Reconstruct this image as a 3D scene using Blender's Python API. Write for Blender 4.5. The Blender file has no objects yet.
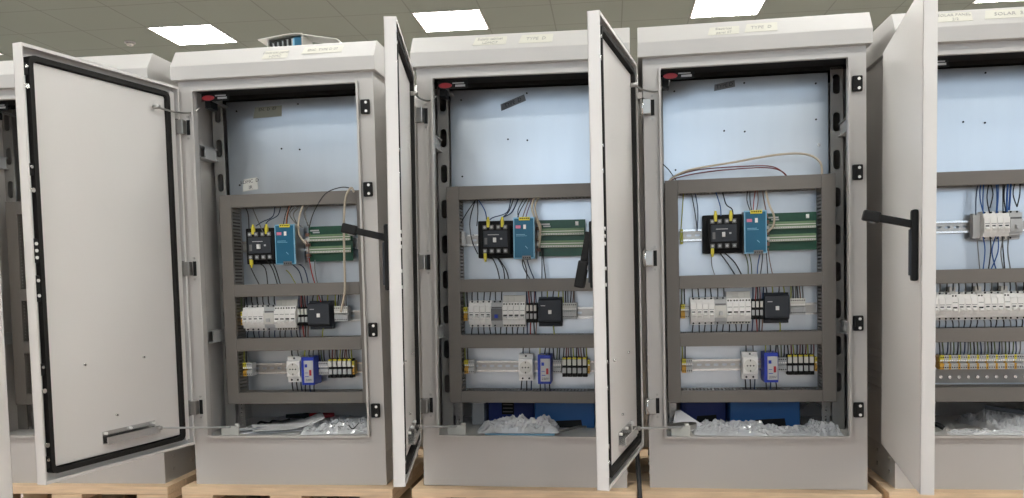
import bpy, bmesh, math, random
from mathutils import Vector, Matrix, Euler
random.seed(7)
S = bpy.context.scene
COL = S.collection
PI = math.pi

# ---------------------------------------------------------------- camera
YAW, PITCH, ROLL = 0.1253, -0.0579, -0.0207
F_PX, PRINCIPAL_Y = 872.3, 328.88
cam_data = bpy.data.cameras.new('camera')
cam_data.sensor_fit = 'HORIZONTAL'
cam_data.sensor_width = 36.0
cam_data.lens = F_PX / 1024 * 36.0
cam_data.shift_y = (PRINCIPAL_Y - 249.0) / 1024
cam_data.clip_start = 0.02
cam = bpy.data.objects.new('camera', cam_data)
COL.objects.link(cam)
fw = Vector((-math.sin(YAW) * math.cos(PITCH), math.cos(YAW) * math.cos(PITCH), math.sin(PITCH)))
rt = Vector((math.cos(YAW), math.sin(YAW), 0))
up = rt.cross(fw)
r2 = rt * math.cos(ROLL) + up * math.sin(ROLL)
u2 = -rt * math.sin(ROLL) + up * math.cos(ROLL)
m = Matrix((r2, u2, -fw)).transposed().to_4x4()
m.translation = Vector((0.2303, -2.5148, 0.6118))
cam.matrix_world = m
S.camera = cam

# ---------------------------------------------------------------- world, exposure
w = bpy.data.worlds.new('room_world')
S.world = w
w.use_nodes = True
w.node_tree.nodes['Background'].inputs[0].default_value = (0.8, 0.85, 0.9, 1)
w.node_tree.nodes['Background'].inputs[1].default_value = 0.15
S.view_settings.view_transform = 'Standard'
S.view_settings.look = 'None'
S.view_settings.gamma = 1.0
S.view_settings.use_curve_mapping = False
S.view_settings.exposure = 0.0
LAMP_STRENGTH = 29.0

# ---------------------------------------------------------------- materials
def mat(name, col, rough=0.5, metal=0.0, noise=0.0, nscale=8.0, bump=0.0, bscale=200.0, spec=0.5, stretch=None, emit=None, trans=0.0, alpha=1.0):
    M = bpy.data.materials.new(name)
    M.use_nodes = True
    nt = M.node_tree
    b = nt.nodes['Principled BSDF']
    b.inputs['Base Color'].default_value = (*col, 1)
    b.inputs['Roughness'].default_value = rough
    b.inputs['Metallic'].default_value = metal
    b.inputs['Specular IOR Level'].default_value = spec
    b.inputs['Transmission Weight'].default_value = trans
    b.inputs['Alpha'].default_value = alpha
    tc = nt.nodes.new('ShaderNodeTexCoord')
    mp = nt.nodes.new('ShaderNodeMapping')
    nt.links.new(tc.outputs['Object'], mp.inputs[0])
    if stretch: mp.inputs['Scale'].default_value = stretch
    if noise:
        n = nt.nodes.new('ShaderNodeTexNoise')
        n.inputs['Scale'].default_value = nscale
        n.inputs['Detail'].default_value = 4
        nt.links.new(mp.outputs[0], n.inputs['Vector'])
        r = nt.nodes.new('ShaderNodeMapRange')
        r.inputs['To Min'].default_value = 1 - noise
        r.inputs['To Max'].default_value = 1 + noise
        nt.links.new(n.outputs['Fac'], r.inputs['Value'])
        x = nt.nodes.new('ShaderNodeMix'); x.data_type = 'RGBA'; x.blend_type = 'MULTIPLY'
        x.inputs[0].default_value = 1
        x.inputs[6].default_value = (*col, 1)
        nt.links.new(r.outputs[0], x.inputs[7])
        nt.links.new(x.outputs[2], b.inputs['Base Color'])
    if bump:
        n2 = nt.nodes.new('ShaderNodeTexNoise')
        n2.inputs['Scale'].default_value = bscale
        nt.links.new(mp.outputs[0], n2.inputs['Vector'])
        bp = nt.nodes.new('ShaderNodeBump')
        bp.inputs['Strength'].default_value = bump
        bp.inputs['Distance'].default_value = 0.001
        nt.links.new(n2.outputs['Fac'], bp.inputs['Height'])
        nt.links.new(bp.outputs[0], b.inputs['Normal'])
    if emit:
        b.inputs['Emission Color'].default_value = (*emit[0], 1)
        b.inputs['Emission Strength'].default_value = emit[1]
    return M

M = {}
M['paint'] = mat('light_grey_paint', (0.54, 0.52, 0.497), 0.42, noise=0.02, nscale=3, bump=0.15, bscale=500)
M['door'] = mat('door_paint', (0.74, 0.72, 0.695), 0.40, noise=0.02, nscale=3, bump=0.15, bscale=500)  # cabinet paint lightened: brighter aisle light put into the colour
M['plinth'] = mat('plinth_paint', (0.45, 0.44, 0.42), 0.45, noise=0.04, nscale=3)
M['zinc'] = mat('zinc_plate', (0.555, 0.60, 0.645), 0.30, metal=0.85, noise=0.05, nscale=3.0, stretch=(6, 1, 0.8))
M['galv'] = mat('galvanised_rail', (0.33, 0.32, 0.30), 0.45, metal=0.5, noise=0.08, nscale=6)
M['chrome'] = mat('bright_metal', (0.72, 0.72, 0.71), 0.22, metal=1.0)
M['steel'] = mat('dull_steel', (0.45, 0.44, 0.42), 0.35, metal=0.9)
M['duct'] = mat('grey_duct_plastic', (0.185, 0.168, 0.15), 0.5, noise=0.03, nscale=20)
M['black'] = mat('black_plastic', (0.010, 0.010, 0.010), 0.6, spec=0.25)
M['rubber'] = mat('black_rubber', (0.018, 0.017, 0.016), 0.75, spec=0.25)
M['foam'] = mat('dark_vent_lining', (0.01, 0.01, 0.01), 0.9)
M['white'] = mat('white_plastic', (0.88, 0.87, 0.84), 0.4)
M['offwhite'] = mat('cream_plastic', (0.68, 0.67, 0.62), 0.45)
M['lgrey'] = mat('light_grey_plastic', (0.50, 0.51, 0.51), 0.45)
M['dgrey'] = mat('dark_grey_plastic', (0.038, 0.043, 0.052), 0.55, spec=0.3)
M['mgrey'] = mat('mid_grey_plastic', (0.16, 0.16, 0.16), 0.45)
M['psu'] = mat('blue_front', (0.005, 0.115, 0.21), 0.4, noise=0.05, nscale=30)
M['psuedge'] = mat('pale_blue_edge', (0.25, 0.5, 0.68), 0.4)
M['pink'] = mat('pink_print', (0.65, 0.2, 0.3), 0.5)
M['pcb'] = mat('green_board', (0.005, 0.065, 0.033), 0.35, noise=0.25, nscale=60)
M['greenterm'] = mat('green_terminal', (0.15, 0.25, 0.13), 0.5, noise=0.2, nscale=300, stretch=(1, 0.1, 0.1))
M['yellow'] = mat('yellow_plastic', (0.72, 0.62, 0.05), 0.45)
M['amber'] = mat('amber_plastic', (0.60, 0.33, 0.04), 0.45)
M['blue'] = mat('bright_blue_plastic', (0.015, 0.045, 0.42), 0.4)
M['red'] = mat('red_plastic', (0.45, 0.02, 0.03), 0.4)
M['caseblue'] = mat('blue_carton', (0.01, 0.11, 0.34), 0.45, noise=0.05, nscale=10)
M['casenavy'] = mat('navy_carton', (0.008, 0.03, 0.20), 0.45, noise=0.05, nscale=10)
M['pine'] = mat('pine_wood', (0.84, 0.62, 0.40), 0.6, noise=0.25, nscale=12, stretch=(1, 14, 14))
M['block'] = mat('pallet_block_wood', (0.40, 0.29, 0.17), 0.75, noise=0.3, nscale=40)
M['paper'] = mat('white_paper', (0.88, 0.88, 0.90), 0.6)
M['tape'] = mat('cream_tape', (0.62, 0.60, 0.52), 0.6)
M['dulltape'] = mat('olive_grey_tape', (0.30, 0.31, 0.25), 0.6)
M['greytape'] = mat('grey_tape', (0.14, 0.15, 0.16), 0.5)
M['ink'] = mat('dark_ink', (0.02, 0.02, 0.025), 0.7)
M['greyink'] = mat('faded_ink', (0.33, 0.32, 0.30), 0.7)
M['ceiling_lamp'] = mat('lit_panel', (0.9, 0.9, 0.85), 0.5, emit=((1.0, 0.99, 0.955), LAMP_STRENGTH))
M['daylight'] = mat('daylit_pane', (0.3, 0.35, 0.4), 0.1, emit=((0.66, 0.82, 1.0), 2.3))  # made-up bluish glow for the zinc plates to reflect
M['lampframe'] = mat('lamp_frame', (0.7, 0.7, 0.68), 0.5)
M['wall'] = mat('plaster_wall', (0.75, 0.75, 0.75), 0.8, noise=0.03)
M['floor'] = mat('vinyl_floor', (0.42, 0.325, 0.28), 0.45, noise=0.1, nscale=2)
for k, c in dict(k=(0.012, 0.012, 0.014), n=(0.01, 0.03, 0.09), b=(0.015, 0.08, 0.28), r=(0.35, 0.03, 0.02), dr=(0.16, 0.03, 0.03), br=(0.20, 0.11, 0.08), be=(0.55, 0.47, 0.36),
                 gr=(0.17, 0.17, 0.16), dg=(0.10, 0.14, 0.05), yg=(0.35, 0.36, 0.04), pu=(0.15, 0.06, 0.14), **{'or': (0.5, 0.15, 0.05)}).items():
    M['w_' + k] = mat('wire_' + k, c, 0.45)
WNAME = dict(k='black', n='dark blue', b='blue', r='red', dr='dark red', br='brown', be='beige', gr='grey', dg='dull green', yg='yellow-green', pu='purple')
WNAME['or'] = 'orange'

# clear crumpled film
fm = bpy.data.materials.new('clear_film')
fm.use_nodes = True
nt = fm.node_tree
b = nt.nodes['Principled BSDF']
b.inputs['Base Color'].default_value = (0.95, 0.96, 0.98, 1)
b.inputs['Roughness'].default_value = 0.09
b.inputs['Alpha'].default_value = 0.58
b.inputs['Specular IOR Level'].default_value = 1.0
M['film'] = fm

# ceiling tiles: joints every 0.6 m
def tile_mat():
    X = bpy.data.materials.new('ceiling_tile')
    X.use_nodes = True
    nt = X.node_tree
    b = nt.nodes['Principled BSDF']
    b.inputs['Roughness'].default_value = 0.9
    tc = nt.nodes.new('ShaderNodeTexCoord')
    sx = nt.nodes.new('ShaderNodeSeparateXYZ')
    nt.links.new(tc.outputs['Object'], sx.inputs[0])
    outs = []
    for ax in (0, 1):
        d = nt.nodes.new('ShaderNodeMath'); d.operation = 'DIVIDE'; d.inputs[1].default_value = 0.6
        nt.links.new(sx.outputs[ax], d.inputs[0])
        f = nt.nodes.new('ShaderNodeMath'); f.operation = 'FRACT'
        nt.links.new(d.outputs[0], f.inputs[0])
        s = nt.nodes.new('ShaderNodeMath'); s.operation = 'SUBTRACT'; s.inputs[1].default_value = 0.5
        nt.links.new(f.outputs[0], s.inputs[0])
        a = nt.nodes.new('ShaderNodeMath'); a.operation = 'ABSOLUTE'
        nt.links.new(s.outputs[0], a.inputs[0])
        g = nt.nodes.new('ShaderNodeMath'); g.operation = 'GREATER_THAN'; g.inputs[1].default_value = 0.491
        nt.links.new(a.outputs[0], g.inputs[0])
        outs.append(g)
    mx = nt.nodes.new('ShaderNodeMath'); mx.operation = 'MAXIMUM'
    nt.links.new(outs[0].outputs[0], mx.inputs[0]); nt.links.new(outs[1].outputs[0], mx.inputs[1])
    n = nt.nodes.new('ShaderNodeTexNoise'); n.inputs['Scale'].default_value = 0.8
    nt.links.new(tc.outputs['Object'], n.inputs['Vector'])
    c1 = nt.nodes.new('ShaderNodeMix'); c1.data_type = 'RGBA'
    c1.inputs[6].default_value = (0.243, 0.292, 0.255, 1); c1.inputs[7].default_value = (0.272, 0.325, 0.285, 1)
    nt.links.new(n.outputs['Fac'], c1.inputs[0])
    c2 = nt.nodes.new('ShaderNodeMix'); c2.data_type = 'RGBA'
    nt.links.new(c1.outputs[2], c2.inputs[6]); c2.inputs[7].default_value = (0.19, 0.222, 0.197, 1)
    nt.links.new(mx.outputs[0], c2.inputs[0])
    nt.links.new(c2.outputs[2], b.inputs['Base Color'])
    return X
M['tile'] = tile_mat()

# ---------------------------------------------------------------- mesh helpers
class MB:
    def __init__(s):
        s.bm = bmesh.new(); s.mats = []
    def mi(s, m):
        if m not in s.mats: s.mats.append(m)
        return s.mats.index(m)
    def _new(s, verts, faces, m, smooth=False):
        vs = [s.bm.verts.new(v) for v in verts]
        i = s.mi(m)
        fs = []
        for f in faces:
            try:
                F = s.bm.faces.new([vs[k] for k in f])
            except ValueError:
                continue
            F.material_index = i; F.smooth = smooth; fs.append(F)
        return vs, fs
    def box(s, x0, x1, y0, y1, z0, z1, m, bevel=0.0, rot=None, piv=None):
        P = [(x, y, z) for x in (x0, x1) for y in (y0, y1) for z in (z0, z1)]
        if rot:
            c = Vector(piv) if piv else Vector(((x0 + x1) / 2, (y0 + y1) / 2, (z0 + z1) / 2))
            R = Euler(rot).to_matrix()
            P = [tuple(c + R @ (Vector(p) - c)) for p in P]
        vs, fs = s._new(P, [(0, 1, 3, 2), (4, 6, 7, 5), (0, 4, 5, 1), (2, 3, 7, 6), (0, 2, 6, 4), (1, 5, 7, 3)], m)
        if bevel:
            es = list({e for f in fs for e in f.edges})
            bmesh.ops.bevel(s.bm, geom=es, offset=bevel, segments=2, affect='EDGES', profile=0.6, material=-1)
        return s
    def prism(s, pts, a0, a1, m, axis='x'):
        """closed 2D outline extruded along an axis; pts are (y,z) for x, (x,z) for y, (x,y) for z"""
        def mk(p, a):
            return (a, p[0], p[1]) if axis == 'x' else ((p[0], a, p[1]) if axis == 'y' else (p[0], p[1], a))
        n = len(pts)
        V = [mk(p, a0) for p in pts] + [mk(p, a1) for p in pts]
        Fc = [tuple(range(n)), tuple(range(2 * n - 1, n - 1, -1))] + [(i, i + n, (i + 1) % n + n, (i + 1) % n) for i in range(n)]
        s._new(V, Fc, m)
        return s
    def cyl(s, c, r, h, m, axis='y', n=14, r2=None):
        c = Vector(c); r2 = r if r2 is None else r2
        V = []
        for k, (a, rr) in enumerate(((-h / 2, r), (h / 2, r2))):
            for i in range(n):
                t = 2 * PI * i / n; p, q = rr * math.cos(t), rr * math.sin(t)
                V.append(tuple(c + Vector({'x': (a, p, q), 'y': (p, a, q), 'z': (p, q, a)}[axis])))
        vs, fs = s._new(V, [(i, (i + 1) % n, (i + 1) % n + n, i + n) for i in range(n)], m, True)
        i = s.mi(m)
        for k in (vs[:n], vs[n:][::-1]):
            F = s.bm.faces.new(k); F.material_index = i
        return s
    def tube(s, path, r, m, n=8):
        path = [Vector(p) for p in path]
        rings = []
        prev = None
        for i, p in enumerate(path):
            d = (path[min(i + 1, len(path) - 1)] - path[max(i - 1, 0)]).normalized()
            ref = prev if prev is not None else (Vector((0, 1, 0)) if abs(d.y) < 0.9 else Vector((1, 0, 0)))
            u = d.cross(ref).normalized(); v = d.cross(u).normalized()
            prev = -v if False else ref
            rings.append([s.bm.verts.new(p + r * (math.cos(2 * PI * k / n) * u + math.sin(2 * PI * k / n) * v)) for k in range(n)])
        idx = s.mi(m)
        for a, b2 in zip(rings[:-1], rings[1:]):
            for k in range(n):
                F = s.bm.faces.new((a[k], a[(k + 1) % n], b2[(k + 1) % n], b2[k])); F.material_index = idx; F.smooth = True
        for rr in (rings[0], rings[-1][::-1]):
            F = s.bm.faces.new(rr); F.material_index = idx
        return s
    def add_mesh(s, me, M4, m):
        me.transform(M4)
        n0 = len(s.bm.faces)
        s.bm.from_mesh(me)
        s.bm.faces.ensure_lookup_table()
        i = s.mi(m)
        for f in s.bm.faces[n0:]: f.material_index = i
        bpy.data.meshes.remove(me)
        return s
    def plate(s, outer, holes, y0, y1, m):
        """flat plate in the x-z plane with holes, between y0 and y1"""
        cu = bpy.data.curves.new('t', 'CURVE'); cu.dimensions = '2D'; cu.fill_mode = 'BOTH'
        for o in [outer] + holes:
            sp = cu.splines.new('POLY'); sp.points.add(len(o) - 1)
            for pnt, q in zip(sp.points, o): pnt.co = (q[0], q[1], 0, 1)
            sp.use_cyclic_u = True
        cu.extrude = (y1 - y0) / 2
        ob = bpy.data.objects.new('t', cu); COL.objects.link(ob)
        dg = bpy.context.evaluated_depsgraph_get()
        me = bpy.data.meshes.new_from_object(ob.evaluated_get(dg))
        bpy.data.objects.remove(ob); bpy.data.curves.remove(cu)
        M4 = Matrix.Translation((0, (y0 + y1) / 2, 0)) @ Matrix.Rotation(PI / 2, 4, 'X')
        return s.add_mesh(me, M4, m)
    def text(s, body, size, loc, m, rz=0.0, depth=0.0003, tiltx=PI / 2, align='CENTER', shear=0.15):
        cu = bpy.data.curves.new('t', 'FONT'); cu.body = body; cu.size = size; cu.extrude = depth; cu.shear = shear
        cu.align_x = align; cu.align_y = 'CENTER'; cu.resolution_u = 2
        ob = bpy.data.objects.new('t', cu); COL.objects.link(ob)
        dg = bpy.context.evaluated_depsgraph_get()
        me = bpy.data.meshes.new_from_object(ob.evaluated_get(dg))
        bpy.data.objects.remove(ob); bpy.data.curves.remove(cu)
        M4 = Matrix.Translation(loc) @ Matrix.Rotation(tiltx, 4, 'X') @ Matrix.Rotation(rz, 4, 'Z')
        return s.add_mesh(me, M4, m)
    def build(s, name, parent=None, loc=None, rot=None, normals=True):
        me = bpy.data.meshes.new(name)
        if normals: bmesh.ops.recalc_face_normals(s.bm, faces=s.bm.faces)
        s.bm.to_mesh(me); s.bm.free()
        for k in s.mats: me.materials.append(M[k])
        o = bpy.data.objects.new(name, me); COL.objects.link(o)
        if parent: o.parent = parent
        if loc: o.location = loc
        if rot: o.rotation_euler = rot
        return o

def rect(x0, x1, z0, z1, r=0.0, n=5):
    if not r: return [(x0, z0), (x1, z0), (x1, z1), (x0, z1)]
    P = []
    for cx, cz, a in ((x1 - r, z0 + r, -90), (x1 - r, z1 - r, 0), (x0 + r, z1 - r, 90), (x0 + r, z0 + r, 180)):
        for k in range(n + 1):
            t = math.radians(a + 90 * k / n); P.append((cx + r * math.cos(t), cz + r * math.sin(t)))
    return P

def tag(o, label, cat, group=None, kind=None):
    if label: o['label'] = label
    if cat: o['category'] = cat
    if group: o['group'] = group
    if kind: o['kind'] = kind
    return o

def copy_tree(o, parent=None):
    c = o.copy(); COL.objects.link(c); c.parent = parent
    for ch in list(o.children): copy_tree(ch, c)
    return c

CACHE = {}
def proto(key, fn):
    """first use returns the thing itself, later uses a copy with its parts"""
    if key in CACHE: return copy_tree(CACHE[key])
    CACHE[key] = fn()
    return CACHE[key]

def smooth(P, k=5):
    """Catmull-Rom through the points"""
    P = [Vector(p) for p in P]; Q = []
    for i in range(len(P) - 1):
        a, b_, c, d = P[max(i - 1, 0)], P[i], P[i + 1], P[min(i + 2, len(P) - 1)]
        for j in range(k):
            t = j / k
            Q.append(0.5 * ((2 * b_) + (c - a) * t + (2 * a - 5 * b_ + 4 * c - d) * t * t + (3 * b_ - a - 3 * c + d) * t ** 3))
    Q.append(P[-1])
    return Q

# ---------------------------------------------------------------- the room
FLOOR_Z, CEIL_Z = -0.144, 2.905
RX0, RX1, RY0, RY1 = -8.0, 7.5, -6.5, 10.5
def struct(name, x0, x1, y0, y1, z0, z1, m):
    o = MB().box(x0, x1, y0, y1, z0, z1, m).build(name); o['kind'] = 'structure'; return o
struct('floor', RX0 - .2, RX1 + .2, RY0 - .2, RY1 + .2, FLOOR_Z - 0.1, FLOOR_Z, 'floor')
struct('wall_back', RX0 - .2, RX1 + .2, RY1, RY1 + .2, FLOOR_Z, CEIL_Z, 'wall')
struct('wall_front', RX0 - .2, RX1 + .2, RY0 - .2, RY0, FLOOR_Z, CEIL_Z, 'wall')
struct('wall_left', RX0 - .2, RX0, RY0, RY1, FLOOR_Z, CEIL_Z, 'wall')
struct('wall_right', RX1, RX1 + .2, RY0, RY1, FLOOR_Z, CEIL_Z, 'wall')
LX, LY, LR = -3.9256, 4.9154, 0.013
c_ = MB().box(RX0 - LX - .4, RX1 - LX + .4, RY0 - LY - .4, RY1 - LY + .4, 0.0, 0.06, 'tile').build('ceiling', None, (LX, LY, CEIL_Z), (0, 0, LR))
c_['kind'] = 'structure'

def make_light():
    t = bpy.data.objects.new('ceiling_light', None); COL.objects.link(t)
    g = 0.0165
    f = MB()
    f.plate(rect(g - .012, .6 - g + .012, g - .012, .6 - g + .012), [rect(g, .6 - g, g, .6 - g)], -0.003, 0.003, 'lampframe')
    o = f.build('frame', t, (0, 0, -0.004), (-PI / 2, 0, 0))
    MB().box(g, .6 - g, g, .6 - g, -0.005, -0.001, 'ceiling_lamp').build('diffuser', t)
    return t
vis = {(0, 0): 'square lit ceiling panel above the left cabinets, leftmost of three', (1, 0): 'square lit ceiling panel above the gap left of the middle cabinet, second of three',
       (2, 0): 'square lit ceiling panel at top, above the cabinet with arching cables'}
for i in range(-1, 5):
    for j in range(-4, 3):
        x, y = 2.4 * i, 2.4 * j
        X = LX + math.cos(LR) * x - math.sin(LR) * y; Y = LY + math.sin(LR) * x + math.cos(LR) * y
        if not (RX0 < X < RX1 - .6 and RY0 < Y < RY1 - .6): continue
        o = proto('light', make_light)
        o.location = (X, Y, CEIL_Z); o.rotation_euler = (0, 0, LR)
        if (i, j) in vis: tag(o, vis[(i, j)], 'ceiling light', 'lit ceiling panels above the cabinets')
        else: tag(o, 'square lit ceiling panel elsewhere in the room, outside the picture', 'ceiling light', 'ceiling panels out of view')
# smoke detector
t = MB().cyl((0, 0, -0.006), 0.050, 0.012, 'lgrey', 'z', 24).cyl((0, 0, -0.022), 0.030, 0.020, 'offwhite', 'z', 24, r2=0.034).build('smoke_detector', None, (-4.324, 5.332, CEIL_Z))
tag(t, 'small round white smoke detector on the ceiling left of the leftmost lit panel', 'smoke detector')
MB().cyl((0, 0, -0.014), 0.036, 0.004, 'mgrey', 'z', 24).build('vent_ring', t)
MB().cyl((0.012, -0.01, -0.037), 0.011, 0.010, 'lgrey', 'z', 12).build('sensor_cap', t)

for n_, x in enumerate((-5.2, -2.6, 0.0, 2.6, 5.2)):  # glowing windows added behind the camera to throw bluish light on the plates
    k = MB().plate(rect(x - 1.15, x + 1.15, 0.95, 2.55), [rect(x - 1.09, x - .03, 1.01, 2.49), rect(x + .03, x + 1.09, 1.01, 2.49)], RY0 - .01, RY0 + .05, 'lampframe')
    o = k.build('window_%d' % (n_ + 1)); o['kind'] = 'structure'
    for a in (x - 1.09, x + .03):
        MB().box(a, a + 1.06, RY0 + .005, RY0 + .012, 1.01, 2.49, 'daylight').build('pane', o)

# ---------------------------------------------------------------- cabinets
ZB, ZM, ZT = 1.2214, 1.2613, 1.3122
HW = 0.3125
DEPTH = 0.42
CABS = {  # x, y, rotation, lean, door hinge (x, y), door angle, door width, door bottom, handle lever
    'Z': (-1.4760, -0.0096, 0.0174, 0.0, None),
    'A': (-0.7741, -0.0025, 0.0020, -0.0044, (-.2895, -.0184, 1.7968, .5406, .128, 'down')),
    'B': (-0.0599, -0.0026, -0.0057, 0.0083, (-.3012, -.0214, 1.4041, .547, .132, 'out')),
    'C': (0.6051, -0.0014, -0.0195, -0.0058, (-.3154, -.0182, 1.7253, .5306, .125, 'half')),
    'D': (1.2859, 0.0161, -0.0040, 0.0, (-.3125, -.0139, 1.7113, .5853, .130, 'out')),
}
WHO = {'Z': 'cabinet at the far left edge', 'A': 'cabinet with papers on its floor', 'B': 'middle cabinet', 'C': 'cabinet with arching beige cables', 'D': 'cabinet at the right edge'}
WHERE = {'Z': 'far left cabinet', 'A': 'paper-strewn cabinet left of centre', 'B': 'middle cabinet', 'C': 'cabinet with arching beige cables', 'D': 'right edge cabinet'}
ROOT = {}
def place(o, c, loc=(0, 0, 0), rot=(0, 0, 0)):
    """stand a thing at a point given in a cabinet's own coordinates"""
    x, y, r, l = CABS[c][:4]
    A = Matrix.Translation((x, y, 0)) @ Matrix.Rotation(r, 4, 'Z') @ Matrix.Rotation(l, 4, 'Y')
    o.matrix_world = A @ Matrix.Translation(loc) @ Euler(rot).to_matrix().to_4x4()
    return o

def oval(cx, cz, w_, h_):
    return rect(cx - w_ / 2, cx + w_ / 2, cz - h_ / 2, cz + h_ / 2, w_ / 2 - 0.0005, 6)

def body_part(root):
    f = MB()
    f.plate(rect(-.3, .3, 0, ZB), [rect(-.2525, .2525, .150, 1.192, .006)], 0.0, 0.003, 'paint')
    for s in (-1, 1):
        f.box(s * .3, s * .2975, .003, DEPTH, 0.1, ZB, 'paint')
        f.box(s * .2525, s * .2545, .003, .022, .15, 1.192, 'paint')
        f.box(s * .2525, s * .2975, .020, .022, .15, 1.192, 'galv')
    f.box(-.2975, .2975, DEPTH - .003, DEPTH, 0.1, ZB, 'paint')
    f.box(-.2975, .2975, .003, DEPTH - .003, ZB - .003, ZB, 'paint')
    f.box(-.2975, .2975, .003, DEPTH - .003, .137, .140, 'paint')
    f.box(-.2525, .2525, .003, .006, .140, .150, 'paint')
    tray = MB().box(-.296, .296, .007, DEPTH - .004, .1401, .1412, 'door')  # pale sheet added over the floor to brighten the dim interior
    b = f.build('body', root)
    tray.build('floor_tray', b)
    MB().plate(rect(-.2565, .2565, .1460, 1.1985, .008), [rect(-.2505, .2505, .1525, 1.1895, .005)], -0.014, 0.0005, 'paint').build('rain_rim', b)
    MB().box(-.29, .29, .03, DEPTH - .01, ZB - .012, ZB - .004, 'foam').box(-.29, .29, .165, .168, 1.197, 1.212, 'foam').build('vent_lining', b)  # near-black sheet under the roof, strip above the plate
    p = MB()
    for s in (-1, 1): p.box(s * .2985, s * .296, .004, DEPTH - .002, 0, .0995, 'plinth')
    p.box(-.298, .298, DEPTH - .004, DEPTH - .001, 0, .0995, 'plinth')
    for s in (-1, 1):
        for y in (.06, .18, .33):
            for z in (.035, .075): p.cyl((s * .2995, y, z), .006, .004, 'steel', 'x', 10)
    p.build('plinth', root)
    for s in (-1, 1):
        lv = MB().box(s * .3, s * .3008, .09, .31, .232, .408, 'paint')
        for z in [0.24 + 0.022 * k for k in range(8)]:
            lv.prism([(.10, z), (.30, z), (.30, z + .006), (.10, z + .006)], s * .3, s * .3035, 'paint')
        lv.build('side_louvre', root)
    return b

def hood_part(root):
    h = MB()
    a, b_ = -.0224, DEPTH + .03
    h.prism([(a, ZB), (a, ZM), (a + .0354, ZT), (b_ - .0354, ZT), (b_, ZM), (b_, ZB)], -HW, HW, 'paint')
    bmesh.ops.bevel(h.bm, geom=list(h.bm.edges), offset=.0018, segments=2, affect='EDGES', profile=0.6)
    return h.build('hood', root)

def hinges_latches(root, mirror=1, hx=-.29):
    for z in (1.085, .662, .240):
        k = MB()
        k.box(mirror * -.2790, mirror * -.2690, -.0015, .001, z - .022, z + .022, 'black')
        k.cyl((mirror * -.275, -.001, z + .032), .0035, .004, 'steel', 'y', 10).cyl((mirror * -.275, -.001, z - .032), .0035, .004, 'steel', 'y', 10)
        k.build('hinge_slot', root)
        k = MB()
        k.box(mirror * -.302, mirror * -.2795, -.026, -.003, z - .021, z + .021, 'steel', bevel=.002)
        k.cyl((mirror * -.3025, -.0185, z), .0075, .046, 'chrome', 'z', 14)
        k.build('hinge', root)
    for z in (1.119, .880, .467, .226):
        k = MB()
        k.box(mirror * .262, mirror * .289, -.012, 0, z - .021, z + .021, 'black', bevel=.004)
        k.box(mirror * .266, mirror * .271, -.016, -.008, z - .010, z + .010, 'black', bevel=.001)
        k.cyl((mirror * .279, -.012, z + .012), .0042, .002, 'white', 'y', 10).cyl((mirror * .279, -.012, z - .013), .0042, .002, 'white', 'y', 10)
        k.build('lock_receiver', root)

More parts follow.
